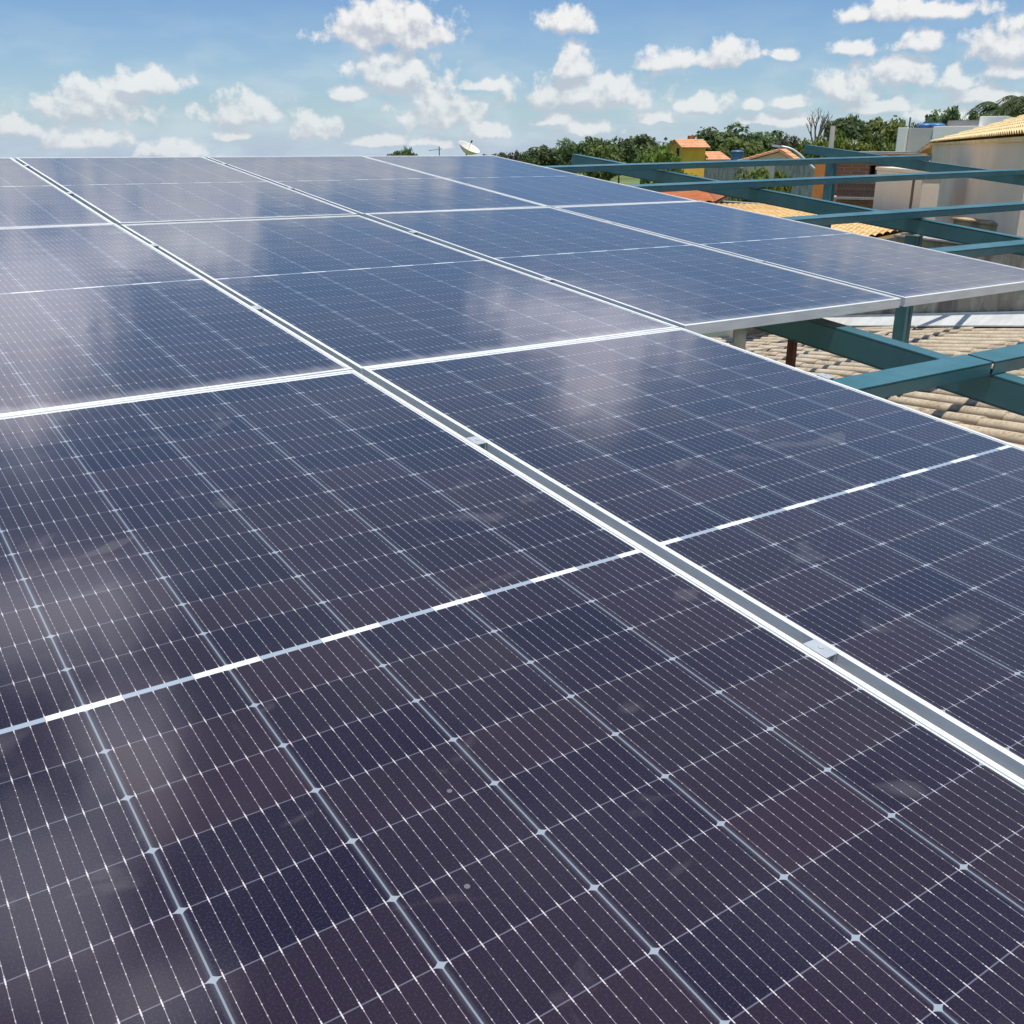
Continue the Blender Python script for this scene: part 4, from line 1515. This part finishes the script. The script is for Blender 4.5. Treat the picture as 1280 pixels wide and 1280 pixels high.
tree('dark', 975, 169, 36, 150, "dark narrow tree left of the street lamp head")
tree('dusty', 988, 163, 26, 138, "thin greyish tree behind the street lamp arm")
tree('dark', 1004, 172, 34, 140, "dark small tree under the bare tree")
tree('bush_light', 955, 199, 46, 52, "pale green shrub under the far orange gable roof", "shrub", "shrub", "garden shrubs")
tree('bush', 932, 201, 36, 50, "rounded dark shrub right of the pale grey block wall", "shrub", "shrub", "garden shrubs")
tree('bush_light', 978, 201, 38, 48, "bushy bright shrub left of the street lamp pole", "shrub", "shrub", "garden shrubs")
tree('light', 1014, 167, 46, 84, "bright yellow-green tree below the bare tree")
tree('light', 1049, 164, 34, 80, "small bright green tree right of the utility pole")
tree('darkflat', 1057, 147, 46, 120, "dark domed tree behind the utility pole")
tree('mid', 1105, 146, 66, 104, "full olive green tree left of the white corner tower")
tree('light', 1076, 170, 62, 74, "loose light green tree above the brick house")
tree('dark', 1126, 148, 36, 122, "dark tree peeking out behind the full olive tree")
tree('mid', 1122, 174, 40, 70, "dull green tree against the white corner tower")
tree('dark', 1178, 135, 56, 112, "dark rounded tree behind the blue tanks")
tree('dark', 1212, 138, 36, 116, "dark smaller tree above the bare cement storey")
tree('dark', 1155, 152, 34, 114, "low dark tree behind the thin roof mast")
tree('dark', 1268, 142, 60, 90, "dark tree mass below the palms at the right")
tree('mid', 1232, 146, 44, 80, "dull green tree between stair tower and palms")

def bare_tree():
    D = 116.0
    p = at(1019, 185, D)
    base = Vector((p.x, p.y, GZ))
    root = empty("bare_tree", base, "leafless tree with thin upright forked branches against the clouds", "tree")
    rr = random.Random(5)
    tr, br = MB(), MB()
    top = zof(140, D)
    H = top - GZ
    c, r, f = facing_frame(1019, D)
    tr.tube([base, base + UP * H * 0.5 + r * 0.1, base + UP * H * 0.62], [0.28, 0.2, 0.15], 8)
    s0 = base + UP * H * 0.58
    def grow(mb, a, d, ln, rad, depth):
        b = a + d * ln
        mid = a.lerp(b, 0.5) + Vector((rr.uniform(-.05, .05), rr.uniform(-.05, .05), 0)) * ln
        mb.tube([a, mid, b], [rad, rad * 0.8, rad * 0.6], 5)
        if depth:
            for k in range(3):
                nd = (d + r * rr.uniform(-.6, .6) + f * rr.uniform(-.6, .6) + UP * rr.uniform(-.05, .5)).normalized()
                grow(mb, a.lerp(b, rr.uniform(0.55, 1.0)), nd, ln * rr.uniform(.5, .75), rad * 0.55, depth - 1)
    for q in (-0.5, -0.15, 0.22, 0.5):
        d = (UP + r * q * 0.8 + f * rr.uniform(-.3, .3)).normalized()
        grow(br, s0 - UP * rr.uniform(0, 0.6), d, H * 0.20, 0.12, 3)
    tr.build("trunk", M['bark_pale'], root, flat=False)
    br.build("branches", M['bark_pale'], root)
bare_tree()

def palm(px, top, D, span, label, seed):
    p = at(px, 185, D)
    base = Vector((p.x, p.y, GZ))
    root = empty("palm_tree", base, label, "palm", "palms behind the beige house")
    rr = random.Random(seed)
    crown = Vector((p.x, p.y, zof(top, D) - span * 0.28))
    tb = MB().tube([base, base.lerp(crown, 0.5) + Vector((0.15, 0.1, 0)), crown], [0.2, 0.15, 0.11], 10)
    tb.build("trunk", M['bark'], root, flat=False)
    vs, fs = [], []
    for k in range(26):
        a = rr.uniform(0, 6.28)
        lift = rr.uniform(0.1, 1.1)
        ln = span * rr.uniform(0.42, 0.56)
        h = Vector((math.cos(a), math.sin(a), 0))
        side = Vector((-h.y, h.x, 0))
        prev = crown.copy()
        n = 16
        for i in range(1, n + 1):
            q = i / n
            pt = crown + h * (ln * q * (1 - 0.12 * lift)) + UP * (ln * (lift * q - (0.75 + 0.5 * lift) * q * q * 0.95))
            w = 0.02 * span
            for s in (-1, 1):
                ll = ln * 0.28 * math.sin(math.pi * min(1, q * 0.9 + 0.08))
                tip = pt + side * (s * ll * 0.8) + h * ll * 0.45 - UP * ll * rr.uniform(0.2, 0.7)
                o = len(vs)
                vs += [prev, pt, tip]
                fs.append((o, o + 1, o + 2))
            prev = pt
    me = bpy.data.meshes.new("fronds")
    off = root.matrix_world.translation
    me.from_pydata([tuple(v - off) for v in vs], [], fs)
    me.materials.append(M['leaf_palm'])
    o = bpy.data.objects.new("fronds", me)
    col.objects.link(o)
    o.parent = root
palm(1272, 118, 70, 4.6, "tall palm with drooping fronds at the right picture edge", 3)
palm(1246, 124, 74, 5.0, "feathery palm left of the tallest palm, above the tile roof", 4)

# far woods closing the horizon behind the single trees
def far_wood():
    rr = random.Random(77)
    vs, fs = [], []
    for k in range(420):
        px = rr.uniform(700, 2300)
        D = rr.uniform(190, 330)
        p = at(px, 185, D)
        hgt = rr.uniform(4.6, 7.2)
        for l in range(46):
            e = Vector((rr.gauss(0, 1), rr.gauss(0, 1), rr.gauss(0, 1))).normalized() * rr.uniform(0.6, 1)
            q = Vector((p.x + e.x * 4.2, p.y + e.y * 4.2, GZ + hgt * 0.55 + e.z * hgt * 0.45))
            nrm = (e + UP * 0.5 + Vector((rr.uniform(-.6, .6), rr.uniform(-.6, .6), 0))).normalized()
            x = nrm.orthogonal().normalized()
            y = nrm.cross(x)
            s = rr.uniform(0.4, 0.9)
            o = len(vs)
            vs += [q - x * s, q - y * s * 0.7, q + x * s, q + y * s * 0.7]
            fs.append((o, o + 1, o + 2, o + 3))
    me = bpy.data.meshes.new("far_wood")
    me.from_pydata([tuple(v) for v in vs], [], fs)
    me.materials.append(M['leaf_dark'])
    o = bpy.data.objects.new("far_wood", me)
    col.objects.link(o)
    tag(o, "distant dark belt of woodland along the horizon", "woodland", kind='stuff')
far_wood()
